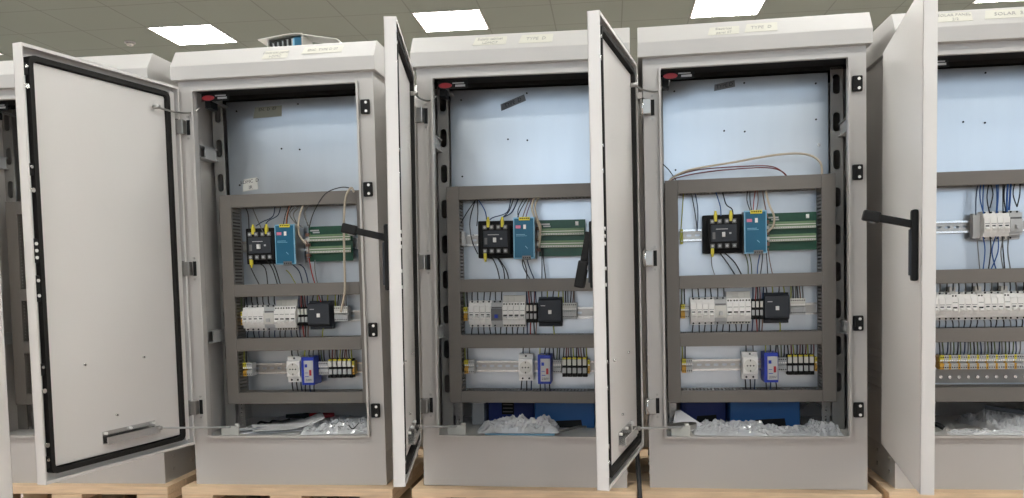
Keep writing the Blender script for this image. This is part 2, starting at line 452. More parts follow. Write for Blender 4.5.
def door_part(root, hx, hy, ang, W_, zb, lever, mirror=1, T=.028, holder=(.155, .347)):
    zt = 1.2035
    d = MB()
    s = mirror
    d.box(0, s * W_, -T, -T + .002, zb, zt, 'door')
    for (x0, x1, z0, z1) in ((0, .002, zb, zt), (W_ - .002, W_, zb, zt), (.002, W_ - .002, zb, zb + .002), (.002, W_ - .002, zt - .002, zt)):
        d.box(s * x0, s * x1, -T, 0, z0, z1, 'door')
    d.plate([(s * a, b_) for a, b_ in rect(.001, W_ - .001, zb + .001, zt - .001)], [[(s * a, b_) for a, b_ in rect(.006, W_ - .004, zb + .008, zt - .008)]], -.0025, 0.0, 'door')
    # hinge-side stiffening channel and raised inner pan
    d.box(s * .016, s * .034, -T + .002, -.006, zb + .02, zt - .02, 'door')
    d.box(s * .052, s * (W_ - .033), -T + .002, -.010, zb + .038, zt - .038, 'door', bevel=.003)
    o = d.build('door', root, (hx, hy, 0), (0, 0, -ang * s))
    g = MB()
    g.plate([(s * a, b_) for a, b_ in rect(.040, W_ - .019, zb + .022, zt - .024, .018)], [[(s * a, b_) for a, b_ in rect(.052, W_ - .031, zb + .034, zt - .036, .012)]], -T + .001, .001, 'rubber')
    g.build('gasket', o)
    k = MB()  # locking rod with its guides on the free side
    u = s * (W_ - .0115)
    k.tube([(u, -.010, zb + .05), (u, -.010, zt - .05)], .003, 'lgrey', 8)
    k.build('locking_rod', o)
    for z in (1.143, .902, .413, .182):
        k = MB().box(u - .006, u + .006, -.018, -.001, z - .015, z + .015, 'black', bevel=.003)
        k.cyl((u, -.0005, z + .006), .004, .003, 'chrome', 'y', 10).build('rod_guide', o)
    for z in (1.102, .852, .36, .225):
        MB().cyl((u - s * .001, -.006, z), .006, .012, 'chrome', 'y', 12).cyl((u - s * .006, -.006, z), .003, .010, 'steel', 'y', 10).build('roller', o)
    k = MB().box(u - .007, u + .007, -.020, -.001, .675, .735, 'black', bevel=.003)
    k.box(u - .007, u + .007, -.020, -.001, .580, .645, 'black', bevel=.003)
    for z in (.722, .705, .688, .632, .595): k.cyl((u, -.0005, z), .0042, .004, 'white', 'y', 10)
    k.build('lock_mechanism', o)
    if holder:
        a, b_ = holder
        k = MB().box(s * a, s * b_, -.011, .010, .192, .195, 'chrome').box(s * a, s * b_, .007, .010, .195, .212, 'chrome').box(s * a, s * b_, -.011, -.008, .195, .226, 'chrome')
        for q in (a + .008, (a + b_) / 2, b_ - .008): k.cyl((s * q, -.005, .221), .004, .008, 'white', 'y', 10)
        k.build('bracket_channel', o)
    k = MB()
    for q, z in ((.395, .411), (.186, .412), (.295, .264)): k.cyl((s * q, -.008, z), .0028, .008, 'chrome', 'y', 10)
    k.build('weld_stud', o)
    if lever is None: return o
    # swing handle on the outer face
    hu = s * (W_ - .045)
    h = MB()
    h.box(hu - .0135, hu + .0135, -T - .014, -T, .588, .742, 'black', bevel=.005)
    h.box(hu - .008, hu + .008, -T - .018, -T - .010, .60, .70, 'dgrey', bevel=.002)
    ho = h.build('handle', o)
    L = MB()
    th = {'down': 0.0, 'half': 0.20, 'out': 1.80}[lever]
    Ln = .125 if lever != 'out' else .098
    L.box(-.009, .009, -.008, .008, -.085, .006, 'black', bevel=.003)
    L.box(-.012, .012, -.012, .011, -Ln, -.062, 'black', bevel=.004)
    L.cyl((.0, -.012 if False else .011, -.075), .007, .004, 'lgrey', 'y', 12)
    L.build('lever', ho, (hu, -T - .016, .712), (-th, 0, 0))
    return o

def stays(root, hx, hy, ang, s=1):
    def P(u, z): return (hx + u * math.cos(ang) * s + .006 * math.sin(ang), hy - u * math.sin(ang) + .006 * math.cos(ang), z)
    top = smooth([P(.103, 1.125), ((P(.103, 1.125)[0] - .27) / 2, (P(.103, 1.125)[1]) / 2, 1.122), (-.262, -.002, 1.128), (-.246, .02, 1.145)], 6)
    MB().tube(top, .0028, 'steel').cyl(top[0], .006, .02, 'steel', 'x').build('door_stay', root)
    bot = smooth([P(.157, .205), (-.215, .03, .172), (-.190, .062, .172)], 6)
    MB().tube(bot, .0032, 'lgrey').cyl(bot[0], .006, .02, 'steel', 'x').cyl(bot[-1], .007, .012, 'offwhite', 'z').build('door_stay', root)
    MB().box(-.235, -.180, .045, .050, .140, .172, 'offwhite', bevel=.001).box(-.235, -.180, .045, .085, .140, .143, 'offwhite').build('stay_bracket', root)

def duct(root, x0, x1, z0, z1, vertical):
    """slotted trunking: a plain cover on two walls of fingers"""
    d = MB()
    y0, y1 = .110, .189
    d.box(x0, x1, y0, y0 + .012, z0, z1, 'duct', bevel=.0015)
    pitch = .0105
    if vertical:
        n = int((z1 - z0 - .02) / pitch)
        for xw in ((x0 + .001, x0 + .0028), (x1 - .0028, x1 - .001)):
            d.box(*xw, y1 - .012, y1, z0, z1, 'duct')
            for k in range(n):
                a = z0 + .01 + k * pitch; d.box(*xw, y0 + .012, y1 - .012, a, a + .0055, 'duct')
    else:
        n = int((x1 - x0 - .02) / pitch)
        for zw in ((z0 + .001, z0 + .0028), (z1 - .0028, z1 - .001)):
            d.box(x0, x1, y1 - .012, y1, *zw, 'duct')
            for k in range(n):
                a = x0 + .01 + k * pitch; d.box(a, a + .0055, y0 + .012, y1 - .012, *zw, 'duct')
    d.box(x0 + .002, x1 - .002, y1 - .001, y1, z0 + .002, z1 - .002, 'duct')
    return d.build('cable_duct', root)

def rail(root, x0, x1, z):
    r = MB()
    holes = [rect(x + .003, x + .018, z - .0035, z + .0035, .003, 3) for x in [x0 + .02 + .025 * k for k in range(int((x1 - x0 - .045) / .025))]]
    r.plate(rect(x0, x1, z - .0135, z + .0135), holes, .180, .1815, 'steel')
    r.box(x0, x1, .173, .181, z - .0135, z - .0120, 'chrome').box(x0, x1, .173, .181, z + .0120, z + .0135, 'chrome')
    r.box(x0, x1, .1725, .174, z - .0175, z - .0120, 'chrome').box(x0, x1, .1725, .174, z + .0120, z + .0175, 'chrome')
    for x in (x0 + .012, x1 - .012): r.box(x - .006, x + .006, .1815, .190, z - .006, z + .006, 'steel')
    return r.build('mounting_rail', root)

def interior(root, kind):
    for s in (-1, 1):
        r = MB()
        ov = [oval(s * .258, 1.155 - .109 * k, .020, .056) for k in range(9)]
        r.plate([(s * a, b_) for a, b_ in rect(.241, .276, .142, 1.205)], ov, .165, .168, 'galv')
        r.box(s * .2735, s * .276, .168, .195, .142, 1.205, 'galv')
        r.build('side_profile', root)
        for z in (1.003, .43):
            k = MB().box(s * .262, s * .294, .022, .165, z, z + .0025, 'lgrey').box(s * .262, s * .294, .022, .165, z + .036, z + .0385, 'lgrey').box(s * .268, s * .271, .09, .165, z, z + .0385, 'lgrey')
            k.build('strut', root)
    m_ = MB()
    m_.box(-.2395, .2395, .190, .193, .236, 1.195, 'zinc')
    for x, z in ((.0, 1.035), (0, 1.178), (-.205, 1.165), (.205, 1.165), (.205, 1.06), (-.205, .93), (-.06, 1.04)):
        m_.cyl((x, .189, z), .0028, .003, 'black', 'y', 10)
    m_.cyl((.212, .187, .985), .005, .006, 'chrome', 'y', 12)
    m_.build('mounting_plate', root)
    # slotted uprights below the plate
    for s in (-1, 1):
        k = MB().plate(rect(s * .225 - .011, s * .225 + .011, .141, .235), [rect(s * .225 - .003, s * .225 + .003, .150 + .014 * q, .157 + .014 * q, .002, 2) for q in range(6)], .176, .178, 'steel')
        k.box(s * .225 - .011, s * .225 + .011, .178, .19, .141, .143, 'steel')
        k.build('foot_profile', root)
    if kind == 'D':
        X0, X1 = -.2405, .2405
        for z0, z1 in ((.8495, .889), (.571, .611), (.402, .442), (.229, .271)): duct(root, X0, X1, z0, z1, False)
        rail(root, -.235, .235, .735); rail(root, -.235, .235, .503); rail(root, -.235, .235, .341)
        k = MB()
        k.box(-.23, .235, .185, .189, .275, .315, 'galv')
        for q in range(14): k.cyl((-.12 + .026 * q, .183, .293), .0045, .006, 'chrome', 'y', 10)
        k.build('earth_bar', root)
        return
    for x0, x1 in ((-.2405, -.2025), (.2035, .2425)): duct(root, x0, x1, .232, .8915, True)
    for z0, z1 in ((.8515, .8915), (.571, .610), (.400, .440), (.232, .268)): duct(root, -.2024, .2034, z0, z1, False)
    for z in (.731, .503, .338): rail(root, -.199, .201, z)

def name_tag(root):
    k = MB().box(-.244, -.156, .030, .032, 1.166, 1.1885, 'black')
    k.prism([(-.222 + .020 * math.cos(t), 1.176 + .0075 * math.sin(t)) for t in [2 * PI * i / 16 for i in range(16)]], .0285, .030, 'red', 'y')
    k.box(-.200, -.166, .0290, .030, 1.1805, 1.1835, 'lgrey').box(-.192, -.163, .0290, .030, 1.1715, 1.1775, 'lgrey')
    o = k.build('name_plate', root)
    o['label'] = 'small black plate with a red oval and pale lettering'
    MB().box(-.236, -.222, .032, .165, 1.172, 1.176, 'steel').box(-.243, -.226, .05, .10, 1.150, 1.175, 'black').build('tag_bracket', root)

def cabinet(c, label):
    root = bpy.data.objects.new('electrical_cabinet', None); COL.objects.link(root)
    ROOT[c] = root
    body_part(root); hood_part(root); hinges_latches(root)
    before = set(root.children)
    interior(root, 'D' if c == 'D' else 'N'); name_tag(root)
    if c == 'Z':
        for ch in set(root.children) - before: ch.location.x = -.021
    if CABS[c][4]:
        hx, hy, a, W_, zb, lv = CABS[c][4]
        door_part(root, hx, hy, a, W_, zb, lv)
        stays(root, hx, hy, a)
    place(root, c)
    tag(root, label, 'electrical cabinet', 'grey electrical cabinets in a row')
cabinet('A', 'grey electrical cabinet left of centre, white door wide open, papers on its floor')
cabinet('B', 'grey electrical cabinet in the middle, plastic-wrapped blue pack on its floor')
cabinet('C', 'grey electrical cabinet with beige cables arching across its upper back plate')
cabinet('D', 'grey electrical cabinet cut by the right edge, with a long white breaker row')
cabinet('Z', 'grey electrical cabinet cut by the left edge, mostly hidden behind an open door')

# the facing row: two cabinets whose open doors edge into the frame
def facing(x, y, mirror, ang, label):
    root = bpy.data.objects.new('electrical_cabinet', None); COL.objects.link(root)
    body_part(root); hood_part(root); hinges_latches(root, mirror)
    door_part(root, -.30 * mirror, -.02, ang, .545, .13, None, mirror)
    root.location = (x, y, 0); root.rotation_euler = (0, 0, PI)
    tag(root, label, 'electrical cabinet', 'cabinets of the facing row')
facing(-1.256, -1.53, 1, 1.52, 'grey cabinet facing the row, open door edge at the picture\'s left border')
facing(1.20, -1.53, -1, 1.52, 'grey cabinet facing the row, open door edge at the picture\'s right border')

# ---------------------------------------------------------------- pallets
def pallet():
    t = bpy.data.objects.new('wooden_pallet', None); COL.objects.link(t)
    y0, y1, hw = -.042, .56, .328
    for k in range(5):
        a = y0 + k * (y1 - y0 - .115) / 4
        MB().box(-hw, hw, a, a + .115, -.024, 0, 'pine', bevel=.002).build('deck_board', t)
    for x in (-hw + .05, 0, hw - .05):
        MB().box(x - .05, x + .05, y0 + .001, y1, -.046, -.0245, 'pine', bevel=.002).build('stringer', t)
        for y in (y0 + .06, .26, y1 - .06):
            MB().box(x - .045, x + .045, y - .055, y + .055, -.124, -.0465, 'block', bevel=.003).build('block', t)
        MB().box(x - .05, x + .05, y0 + .001, y1, -.144, -.1245, 'pine', bevel=.002).build('base_board', t)
    return t
for c, l in (('Z', 'wooden pallet under the far left cabinet'), ('A', 'wooden pallet under the cabinet with papers on its floor'), ('B', 'wooden pallet under the middle cabinet'),
             ('C', 'wooden pallet under the cabinet with arching cables'), ('D', 'wooden pallet under the right edge cabinet')):
    o = proto('pallet', pallet)
    x, y, r, _ = CABS[c][:4]
    o.location = (x, y, 0); o.rotation_euler = (0, 0, r)
    tag(o, l, 'pallet', 'wooden pallets under the cabinets')
for x, l in ((-1.265, 'wooden pallet under the left cabinet of the facing row'), (1.20, 'wooden pallet under the right cabinet of the facing row')):
    o = proto('pallet', pallet); o.location = (x, -1.53, 0); o.rotation_euler = (0, 0, PI)
    tag(o, l, 'pallet', 'wooden pallets under the cabinets')
for x, q in ((-1.15, 'behind the gap left of the paper-strewn cabinet'), (-.425, 'behind the gap left of the middle cabinet'), (.285, 'behind the gap right of the middle cabinet'), (.995, 'behind the gap left of the right edge cabinet')):  # row added behind so the gaps in front read dark
    root = bpy.data.objects.new('electrical_cabinet', None); COL.objects.link(root)
    body_part(root); hood_part(root); root.location = (x, 1.02, 0); root.rotation_euler = (0, 0, PI)
    tag(root, 'closed back of a grey cabinet standing ' + q, 'electrical cabinet', 'cabinets standing back to back')
    o = proto('pallet', pallet); o.location = (x, 1.17, 0); o.rotation_euler = (0, 0, PI)
    tag(o, 'wooden pallet under the cabinet ' + q, 'pallet', 'wooden pallets under the cabinets')


# ---------------------------------------------------------------- devices
def breaker():
    b = MB(); w_ = .0174
    b.box(0, w_, .146, .174, -.041, .041, 'white', bevel=.0008)
    b.box(0, w_, .132, .1465, -.032, .034, 'white', bevel=.0008)
    b.box(.0003, w_ - .0003, .124, .1325, -.022, .023, 'white', bevel=.0008)
    b.cyl((w_ / 2, .1455, .0375), .0028, .002, 'black', 'y', 10); b.cyl((w_ / 2, .1455, -.0365), .0028, .002, 'black', 'y', 10)
    b.box(.002, w_ - .002, .1235, .125, .004, .0055, 'mgrey')
    b.box(.004, w_ - .004, .1235, .125, -.0035, .0, 'dgrey')
    r = b.build('circuit_breaker')
    MB().box(.003, w_ - .003, .115, .126, -.014, -.007, 'white', bevel=.001, rot=(.5, 0, 0)).build('toggle', r)
    return r
def tall_breaker():
    b = MB(); w_ = .0174
    b.box(0, w_, .146, .174, -.041, .056, 'offwhite', bevel=.0008)
    b.box(0, w_, .132, .1465, -.032, .036, 'white', bevel=.0008)
    b.box(.0003, w_ - .0003, .124, .1325, -.022, .022, 'white', bevel=.0008)
    for q in (.0048, .0126):
        b.cyl((q, .1315, .030), .0024, .002, 'black', 'y', 8); b.cyl((q, .1455, -.0365), .0024, .002, 'black', 'y', 8)
    b.box(.002, w_ - .002, .1235, .125, .010, .0115, 'mgrey')
    b.box(.003, w_ - .003, .1235, .125, -.006, -.002, 'black')
    r = b.build('circuit_breaker')
    MB().box(.003, w_ - .003, .115, .126, -.015, -.008, 'white', bevel=.001, rot=(.5, 0, 0)).build('toggle', r)
    return r
def rcd(col):
    def f():
        b = MB(); w_ = .0345
        b.box(0, w_, .146, .174, -.041, .041, 'lgrey', bevel=.0008)
        b.box(0, w_, .132, .1465, -.030, .034, 'lgrey', bevel=.0008)
        b.box(.0003, w_ - .0003, .124, .1325, -.020, .016, col, bevel=.0008)
        for q in (.009, .026): b.cyl((q, .1455, .0375), .0028, .002, 'black', 'y', 10)
        b.cyl((.009, .1455, -.0365), .0028, .002, 'black', 'y', 10)
        b.box(.002, w_ - .002, .131, .1325, .017, .022, 'mgrey')
        r = b.build('residual_current_breaker')
        MB().box(.012, .022, .112, .126, -.012, -.001, 'blue' if col == 'mgrey' else 'lgrey', bevel=.001).build('toggle', r)
        return r
    return f
def psu():
    t = bpy.data.objects.new('power_supply', None); COL.objects.link(t)
    MB().box(0, .063, .098, .172, -.0615, .0615, 'steel', bevel=.0015).box(.010, .053, .172, .179, -.02, .02, 'black').build('case', t)
    f = MB().box(-.0005, .0635, .090, .0985, -.062, .062, 'psuedge', bevel=.001)
    f.box(.003, .060, .0885, .0905, -.058, .058, 'psu')
    f.box(.007, .022, .088, .089, .029, .038, 'pink').box(.030, .038, .088, .089, .027, .040, 'white')
    f.box(.008, .035, .088, .089, .010, .0115, 'psuedge').box(.008, .040, .088, .089, .006, .0072, 'psuedge')
    f.box(.034, .044, .088, .089, -.028, -.0265, 'psuedge', rot=(0, .8, 0))
    f.build('front_panel', t)
    k = MB().box(.017, .050, .085, .098, .0525, .0625, 'yellow', bevel=.001)
    for q in range(5): k.cyl((.0215 + .006 * q, .0848, .058), .002, .001, 'black', 'y', 8)
    k.build('terminal_strip', t)
    k = MB().box(.026, .052, .085, .098, -.0645, -.0525, 'mgrey', bevel=.001)
    for q in range(4): k.cyl((.030 + .006 * q, .0848, -.0585), .002, .001, 'black', 'y', 8)
    k.build('terminal_strip', t)
    return t
def contactor(n_out):
    def f():
        t = bpy.data.objects.new('molded_case_switch', None); COL.objects.link(t)
        MB().box(0, .120, .150, .176, -.057, .057, 'black', bevel=.004).build('base', t)
        b = MB().box(.014, .104, .122, .152, -.044, .044, 'black', bevel=.003)
        b.box(.022, .096, .116, .123, -.024, .026, 'dgrey', bevel=.002)
        b.box(.036, .070, .1145, .1165, .012, .014, 'lgrey').box(.026, .034, .1145, .1165, -.016, .004, 'mgrey').box(.074, .080, .1145, .1165, -.002, .003, 'lgrey')
        for q in range(4):
            x = .026 + .021 * q
            for z in (.036, -.036):
                b.box(x - .006, x + .006, .1195, .123, z - .0065, z + .0065, 'mgrey', bevel=.001)
                b.cyl((x, .119, z), .0038, .002, 'lgrey', 'y', 10)
        b.build('breaker_body', t)
        MB().box(.053, .062, .106, .117, -.010, .004, 'white', bevel=.001).build('toggle', t)
        for x, z0, z1 in ((.036, .036, .060), (.080, .036, .060), (.026, -.060, -.038)):
            MB().box(x - .0045, x + .0045, .121, .132, z0, z1, 'yellow', bevel=.001).cyl((x, .126, (z0 + z1) / 2 + (.012 if z0 > 0 else -.012)), .0035, .014, 'yellow', 'z', 10).build('cable_lug', t)
        return t
    return f
def board():
    t = bpy.data.objects.new('terminal_board', None); COL.objects.link(t)
    MB().box(0, .142, .150, .1525, -.055, .055, 'pcb').box(.01, .03, .1525, .176, -.01, .01, 'black').box(.11, .13, .1525, .176, -.01, .01, 'black').build('circuit_board', t)
    for z in (.018, -.019):
        k = MB().box(.004, .138, .140, .150, z - .011, z + .011, 'greenterm', bevel=.001)
        k.box(.004, .138, .1385, .1405, z + .001, z + .0035, 'offwhite').box(.004, .138, .137, .1405, z - .009, z - .0035, 'offwhite')
        for q in range(26): k.box(.0065 + .0051 * q, .0080 + .0051 * q, .1365, .1375, z - .008, z - .0045, 'pcb')
        k.build('terminal_strip', t)
    k = MB().box(.006, .034, .1485, .150, .040, .0445, 'lgrey').box(.014, .036, .1485, .150, .034, .038, 'lgrey').box(.112, .121, .147, .150, .037, .049, 'white')
    k.build('print_label', t)
    k = MB()
    for q in range(5): k.box(-.006 + .001 * (q % 2), .006, .136, .150, -.040 + .016 * q, -.030 + .016 * q, 'offwhite' if q % 2 else 'w_br', bevel=.001)
    k.build('plug_connector', t)
    return t
def plc():
    t = bpy.data.objects.new('controller_module', None); COL.objects.link(t)
    b = MB().box(0, .071, .146, .176, -.045, .045, 'dgrey', bevel=.0015)
    b.prism([(.147, -.036), (.132, -.033), (.124, -.028), (.124, .036), (.147, .040)], .0008, .0702, 'dgrey')
    b.box(.008, .022, .1235, .1245, .018, .0205, 'lgrey').box(.004, .067, .1234, .1245, -.026, -.0253, 'black')
    b.build('housing', t)
    MB().box(.031, .041, .121, .1245, -.006, .006, 'white', bevel=.0008).build('display', t)
    return t
def socket():
    t = bpy.data.objects.new('rail_socket', None); COL.objects.link(t)
    b = MB().box(0, .045, .140, .174, -.041, .041, 'white', bevel=.001).box(.0005, .0445, .126, .1405, -.023, .027, 'white', bevel=.002)
    b.cyl((.0225, .139, .035), .003, .002, 'black', 'y', 10).cyl((.012, .139, -.034), .003, .002, 'black', 'y', 10).cyl((.032, .139, -.034), .003, .002, 'black', 'y', 10)
    b.build('housing', t)
    k = MB().cyl((.0225, .1255, .001), .019, .004, 'offwhite', 'y', 28)
    for x, z in ((.0135, .001), (.0225, .001), (.0315, .001)): k.cyl((x, .1232, z), .0023, .001, 'black', 'y', 10)
    k.box(.021, .024, .1228, .124, .014, .019, 'black').box(.021, .024, .1228, .124, -.017, -.012, 'black')
    k.build('socket_face', t)
    return t
def surge():
    t = bpy.data.objects.new('blue_interface_module', None); COL.objects.link(t)
    MB().box(0, .040, .104, .174, -.044, .044, 'blue', bevel=.002).build('housing', t)
    k = MB().box(.009, .038, .100, .1045, -.036, .033, 'lgrey', bevel=.001)
    k.box(.026, .033, .099, .1005, -.014, .004, 'red').box(.012, .020, .099, .1005, .012, .022, 'blue')
    k.text('230V', .010, (.023, .0995, -.028), 'ink').box(.012, .024, .099, .1005, -.018, -.016, 'blue').box(.012, .022, .099, .1005, -.006, -.0045, 'blue')
    k.build('front_label', t)
    k = MB()
    for q in range(3): k.cyl((.012 + .009 * q, .112, .0445), .0028, .003, 'steel', 'z', 8)
    k.build('terminal_screw', t)
    return t
def terminal(top, low=None, w_=.0060, h=.021):
    low = low or top
    def f():
        b = MB()
        b.box(.0002, w_, .150, .174, -h, h, low, bevel=.0005)
        b.box(.0002, w_, .140, .151, .002, h, top, bevel=.0005).box(.0002, w_, .140, .151, -h, -.003, low, bevel=.0005)
        b.cyl((w_ / 2, .1395, h - .006), .0017, .001, 'black', 'y', 8).cyl((w_ / 2, .1395, -h + .006), .0017, .001, 'black', 'y', 8)
        b.box(.0008, w_ - .0006, .1395, .1405, .003, .0075, 'white')
        return b.build('terminal_block')
    return f
def fuse_terminal(small=False):
    def f():
        w_ = .0112 if small else .0150
        b = MB().box(.0004, w_, .145, .174, -.030, .030, 'black', bevel=.001)
        b.box(.001, w_ - .003, .136, .146, .006, .024, 'offwhite', bevel=.001).box(.001, w_ - .003, .138, .146, -.018, -.002, 'lgrey', bevel=.001)
        if not small: b.box(.001, w_ - .003, .140, .147, .0245, .030, 'yellow', bevel=.0008)
        r = b.build('fuse_terminal')
        k = MB().box(.002, w_ - .004, .128, .142, -.028, -.020, 'black', bevel=.001)
        k.build('fuse_lever', r)
        return r
    return f

# positions along the rails, cabinet by cabinet (metres from the cabinet's centre line)
X = {'C': dict(sw=-.130, psu=-.016, pcb=.055, t1=-.198, mcb=-.170, ft=.009, plc=.044, t2=.119, t3=-.197, sock=-.021, surge=.038, t4=.083, fz=.110),
     'B': dict(sw=-.152, psu=-.034, pcb=.036, t1=-.199, mcb=-.181, ft=-.005, plc=.034, t2=.107, t3=-.199, sock=-.029, surge=.033, t4=.077, fz=.104),
     'A': dict(sw=-.175, psu=-.054, pcb=.033, t1=-.199, mcb=-.187, ft=-.010, plc=.028, t2=.110, t3=-.199, sock=-.049, surge=.010, t4=.052, fz=.084)}
R1, R2, R3 = .731, .503, .338
for c in 'CBA':
    x = X[c]; who = WHERE[c]
    o = proto('sw', contactor(3)); place(o, c, (x['sw'], 0, R1)); tag(o, 'black main switch with yellow cable lugs in the ' + who, 'switch', 'black main switches')
    o = proto('psu', psu); place(o, c, (x['psu'], 0, R1)); tag(o, 'blue power supply in the ' + who, 'power supply', 'blue power supplies')
    o = proto('pcb', board); place(o, c, (x['pcb'], 0, R1 + .001)); tag(o, 'green terminal board in the ' + who, 'circuit board', 'green terminal boards')
    y = x['mcb']
    for k in range(4):
        o = proto('mcb', breaker); place(o, c, (y, 0, R2)); y += .0176
        tag(o, 'white breaker, %s of four at left of the breaker row, %s' % (('first', 'second', 'third', 'fourth')[k], who), 'circuit breaker', 'white breakers in the ' + who)
    o = proto('rcd' + ('b' if c == 'B' else 'w'), rcd('mgrey' if c == 'B' else 'offwhite')); place(o, c, (y, 0, R2)); y += .0348
    tag(o, 'light grey double breaker between white breakers in the ' + who, 'circuit breaker')
    for k in range(4):
        o = proto('tall', tall_breaker); place(o, c, (y, 0, R2)); y += .0176
        tag(o, 'taller white breaker, %s right of the grey one, %s' % (('first', 'second', 'third', 'fourth')[k], who), 'circuit breaker', 'taller breakers in the ' + who)
    for k in range(4 if c == 'C' else 3):
        o = proto('ty' if k < 2 else 'tw', terminal('yellow', 'amber') if k < 2 else terminal('lgrey'))
        if x['t1'] + .0062 * k + .006 < x['mcb']: pass
        place(o, c, (x['t1'] + .0062 * k, 0, R2))
        tag(o, '%s rail terminal left of the breakers, %s' % ('yellow' if k < 2 else 'light grey', who), 'terminal block', 'terminals left of the breakers, ' + who)
    for k in range(3):
        o = proto('fts', fuse_terminal(True)); place(o, c, (x['ft'] + .0117 * k, 0, R2 + .002))
        tag(o, 'narrow black and grey terminal between breakers and dark controller, ' + who, 'terminal block', 'black terminals left of the controller, ' + who)
    o = proto('plc', plc); place(o, c, (x['plc'], 0, R2 + .005)); tag(o, 'dark grey controller module in the ' + who, 'controller')
    for k in range(7):
        o = proto('twy', terminal('offwhite', 'lgrey', h=.024)); place(o, c, (x['t2'] + .0062 * k, 0, R2 + .008))
        tag(o, 'cream rail terminal right of the dark controller in the ' + who, 'terminal block', 'terminals right of the controller, ' + who)
    for k in range(5):
        o = proto('ty' if k < 2 else 'tw', terminal('lgrey')); place(o, c, (x['t3'] + .0062 * k, 0, R3 + .001))
        tag(o, '%s terminal, lowest rail\'s left end, %s' % ('yellow' if k < 2 else 'light grey', who), 'terminal block', 'terminals at the lowest rail\'s left end, ' + who)
    o = proto('sock', socket); place(o, c, (x['sock'], 0, R3)); tag(o, 'white power socket on the lowest rail of the ' + who, 'socket')
    o = proto('surge', surge); place(o, c, (x['surge'], 0, R3 - .003)); tag(o, 'blue module with white front on the lowest rail, ' + who, 'interface module')
    for k in range(4 if c != 'A' else 5):
        o = proto('tw', terminal('lgrey')); place(o, c, (x['t4'] + .0062 * k, 0, R3 + .002))
        tag(o, 'light grey terminal just right of the blue module in the ' + who, 'terminal block', 'terminals right of the blue module, ' + who)
    for k in range(5):
        o = proto('ftl', fuse_terminal()); place(o, c, (x['fz'] + .0156 * k, 0, R3))
        tag(o, 'black fuse terminal, %s of five on the lowest rail, %s' % (('first', 'second', 'third', 'fourth', 'last')[k], who), 'fuse terminal', 'fuse terminals, ' + who)
    o = proto('ty', None); place(o, c, (x['fz'] + .0785, 0, R3 + .002)); tag(o, 'yellow end terminal right of the fuse terminals in the ' + who, 'terminal block')
# earth terminals at the rail's left end (row 1)
for c, xx, zz in (('C', -.196, .727), ('B', -.2015, .735)):
    k = MB().box(0, .008, .140, .174, -.022, .022, 'w_yg' if c == 'C' else 'lgrey', bevel=.001).cyl((.004, .139, .014), .0022, .002, 'steel', 'y', 8).cyl((.004, .139, -.014), .0022, .002, 'steel', 'y', 8)
    o = k.build('earth_terminal'); place(o, c, (xx, 0, zz))
    tag(o, ('yellow-green' if c == 'C' else 'small grey') + ' terminal at the top rail\'s left end in the ' + WHERE[c], 'terminal block')

# the right edge cabinet
y = -.024
for k in range(4):
    o = proto('mcb', None); place(o, 'D', (y, 0, .735)); y += .0176
    tag(o, 'white breaker on the top rail of the right edge cabinet, %s from left' % ('first', 'second', 'third', 'fourth')[k], 'circuit breaker', 'top rail breakers, right edge cabinet')
o = proto('rcdg', rcd('lgrey')); place(o, 'D', (y, 0, .735)); tag(o, 'grey double breaker beside four white ones on the right cabinet\'s top rail', 'circuit breaker')
MBx = MB().box(0, .020, .150, .174, -.036, .036, 'lgrey', bevel=.001).build('end_terminal'); place(MBx, 'D', (-.0445, 0, .735))
tag(MBx, 'grey end piece left of the top rail breakers in the right edge cabinet', 'terminal block')
ORD = ['', 'first', 'second', 'third', 'fourth', 'fifth', 'sixth', 'seventh', 'eighth', 'ninth', 'tenth', 'eleventh', 'twelfth', 'thirteenth', 'fourteenth', 'fifteenth']
y = -.2335 + .01775 * 3
for k in range(3, 20):
    o = proto('mcb' if k % 4 != 3 else 'mcbn', breaker if k % 4 != 3 else tall_breaker)
    place(o, 'D', (y, 0, .5045)); y += .01775
    q = k - 3
    tag(o, 'white breaker in the long row behind the open door edge, right edge cabinet' if q == 0 else 'white breaker, %s right of the open door edge in the right cabinet\'s long row' % (ORD[q] if q < 16 else 'sixteenth'), 'circuit breaker', 'long breaker row, right edge cabinet')
for k in range(36):
    yl = k % 4 == 0 or k < 2
    o = proto('ty' if yl else 'tw', None); place(o, 'D', (-.136 + .0064 * k, 0, .341))
    tag(o, ('yellow' if yl else 'light grey') + ' terminal on the lowest rail of the right edge cabinet', 'terminal block', ('yellow' if yl else 'grey') + ' terminals, right edge cabinet')

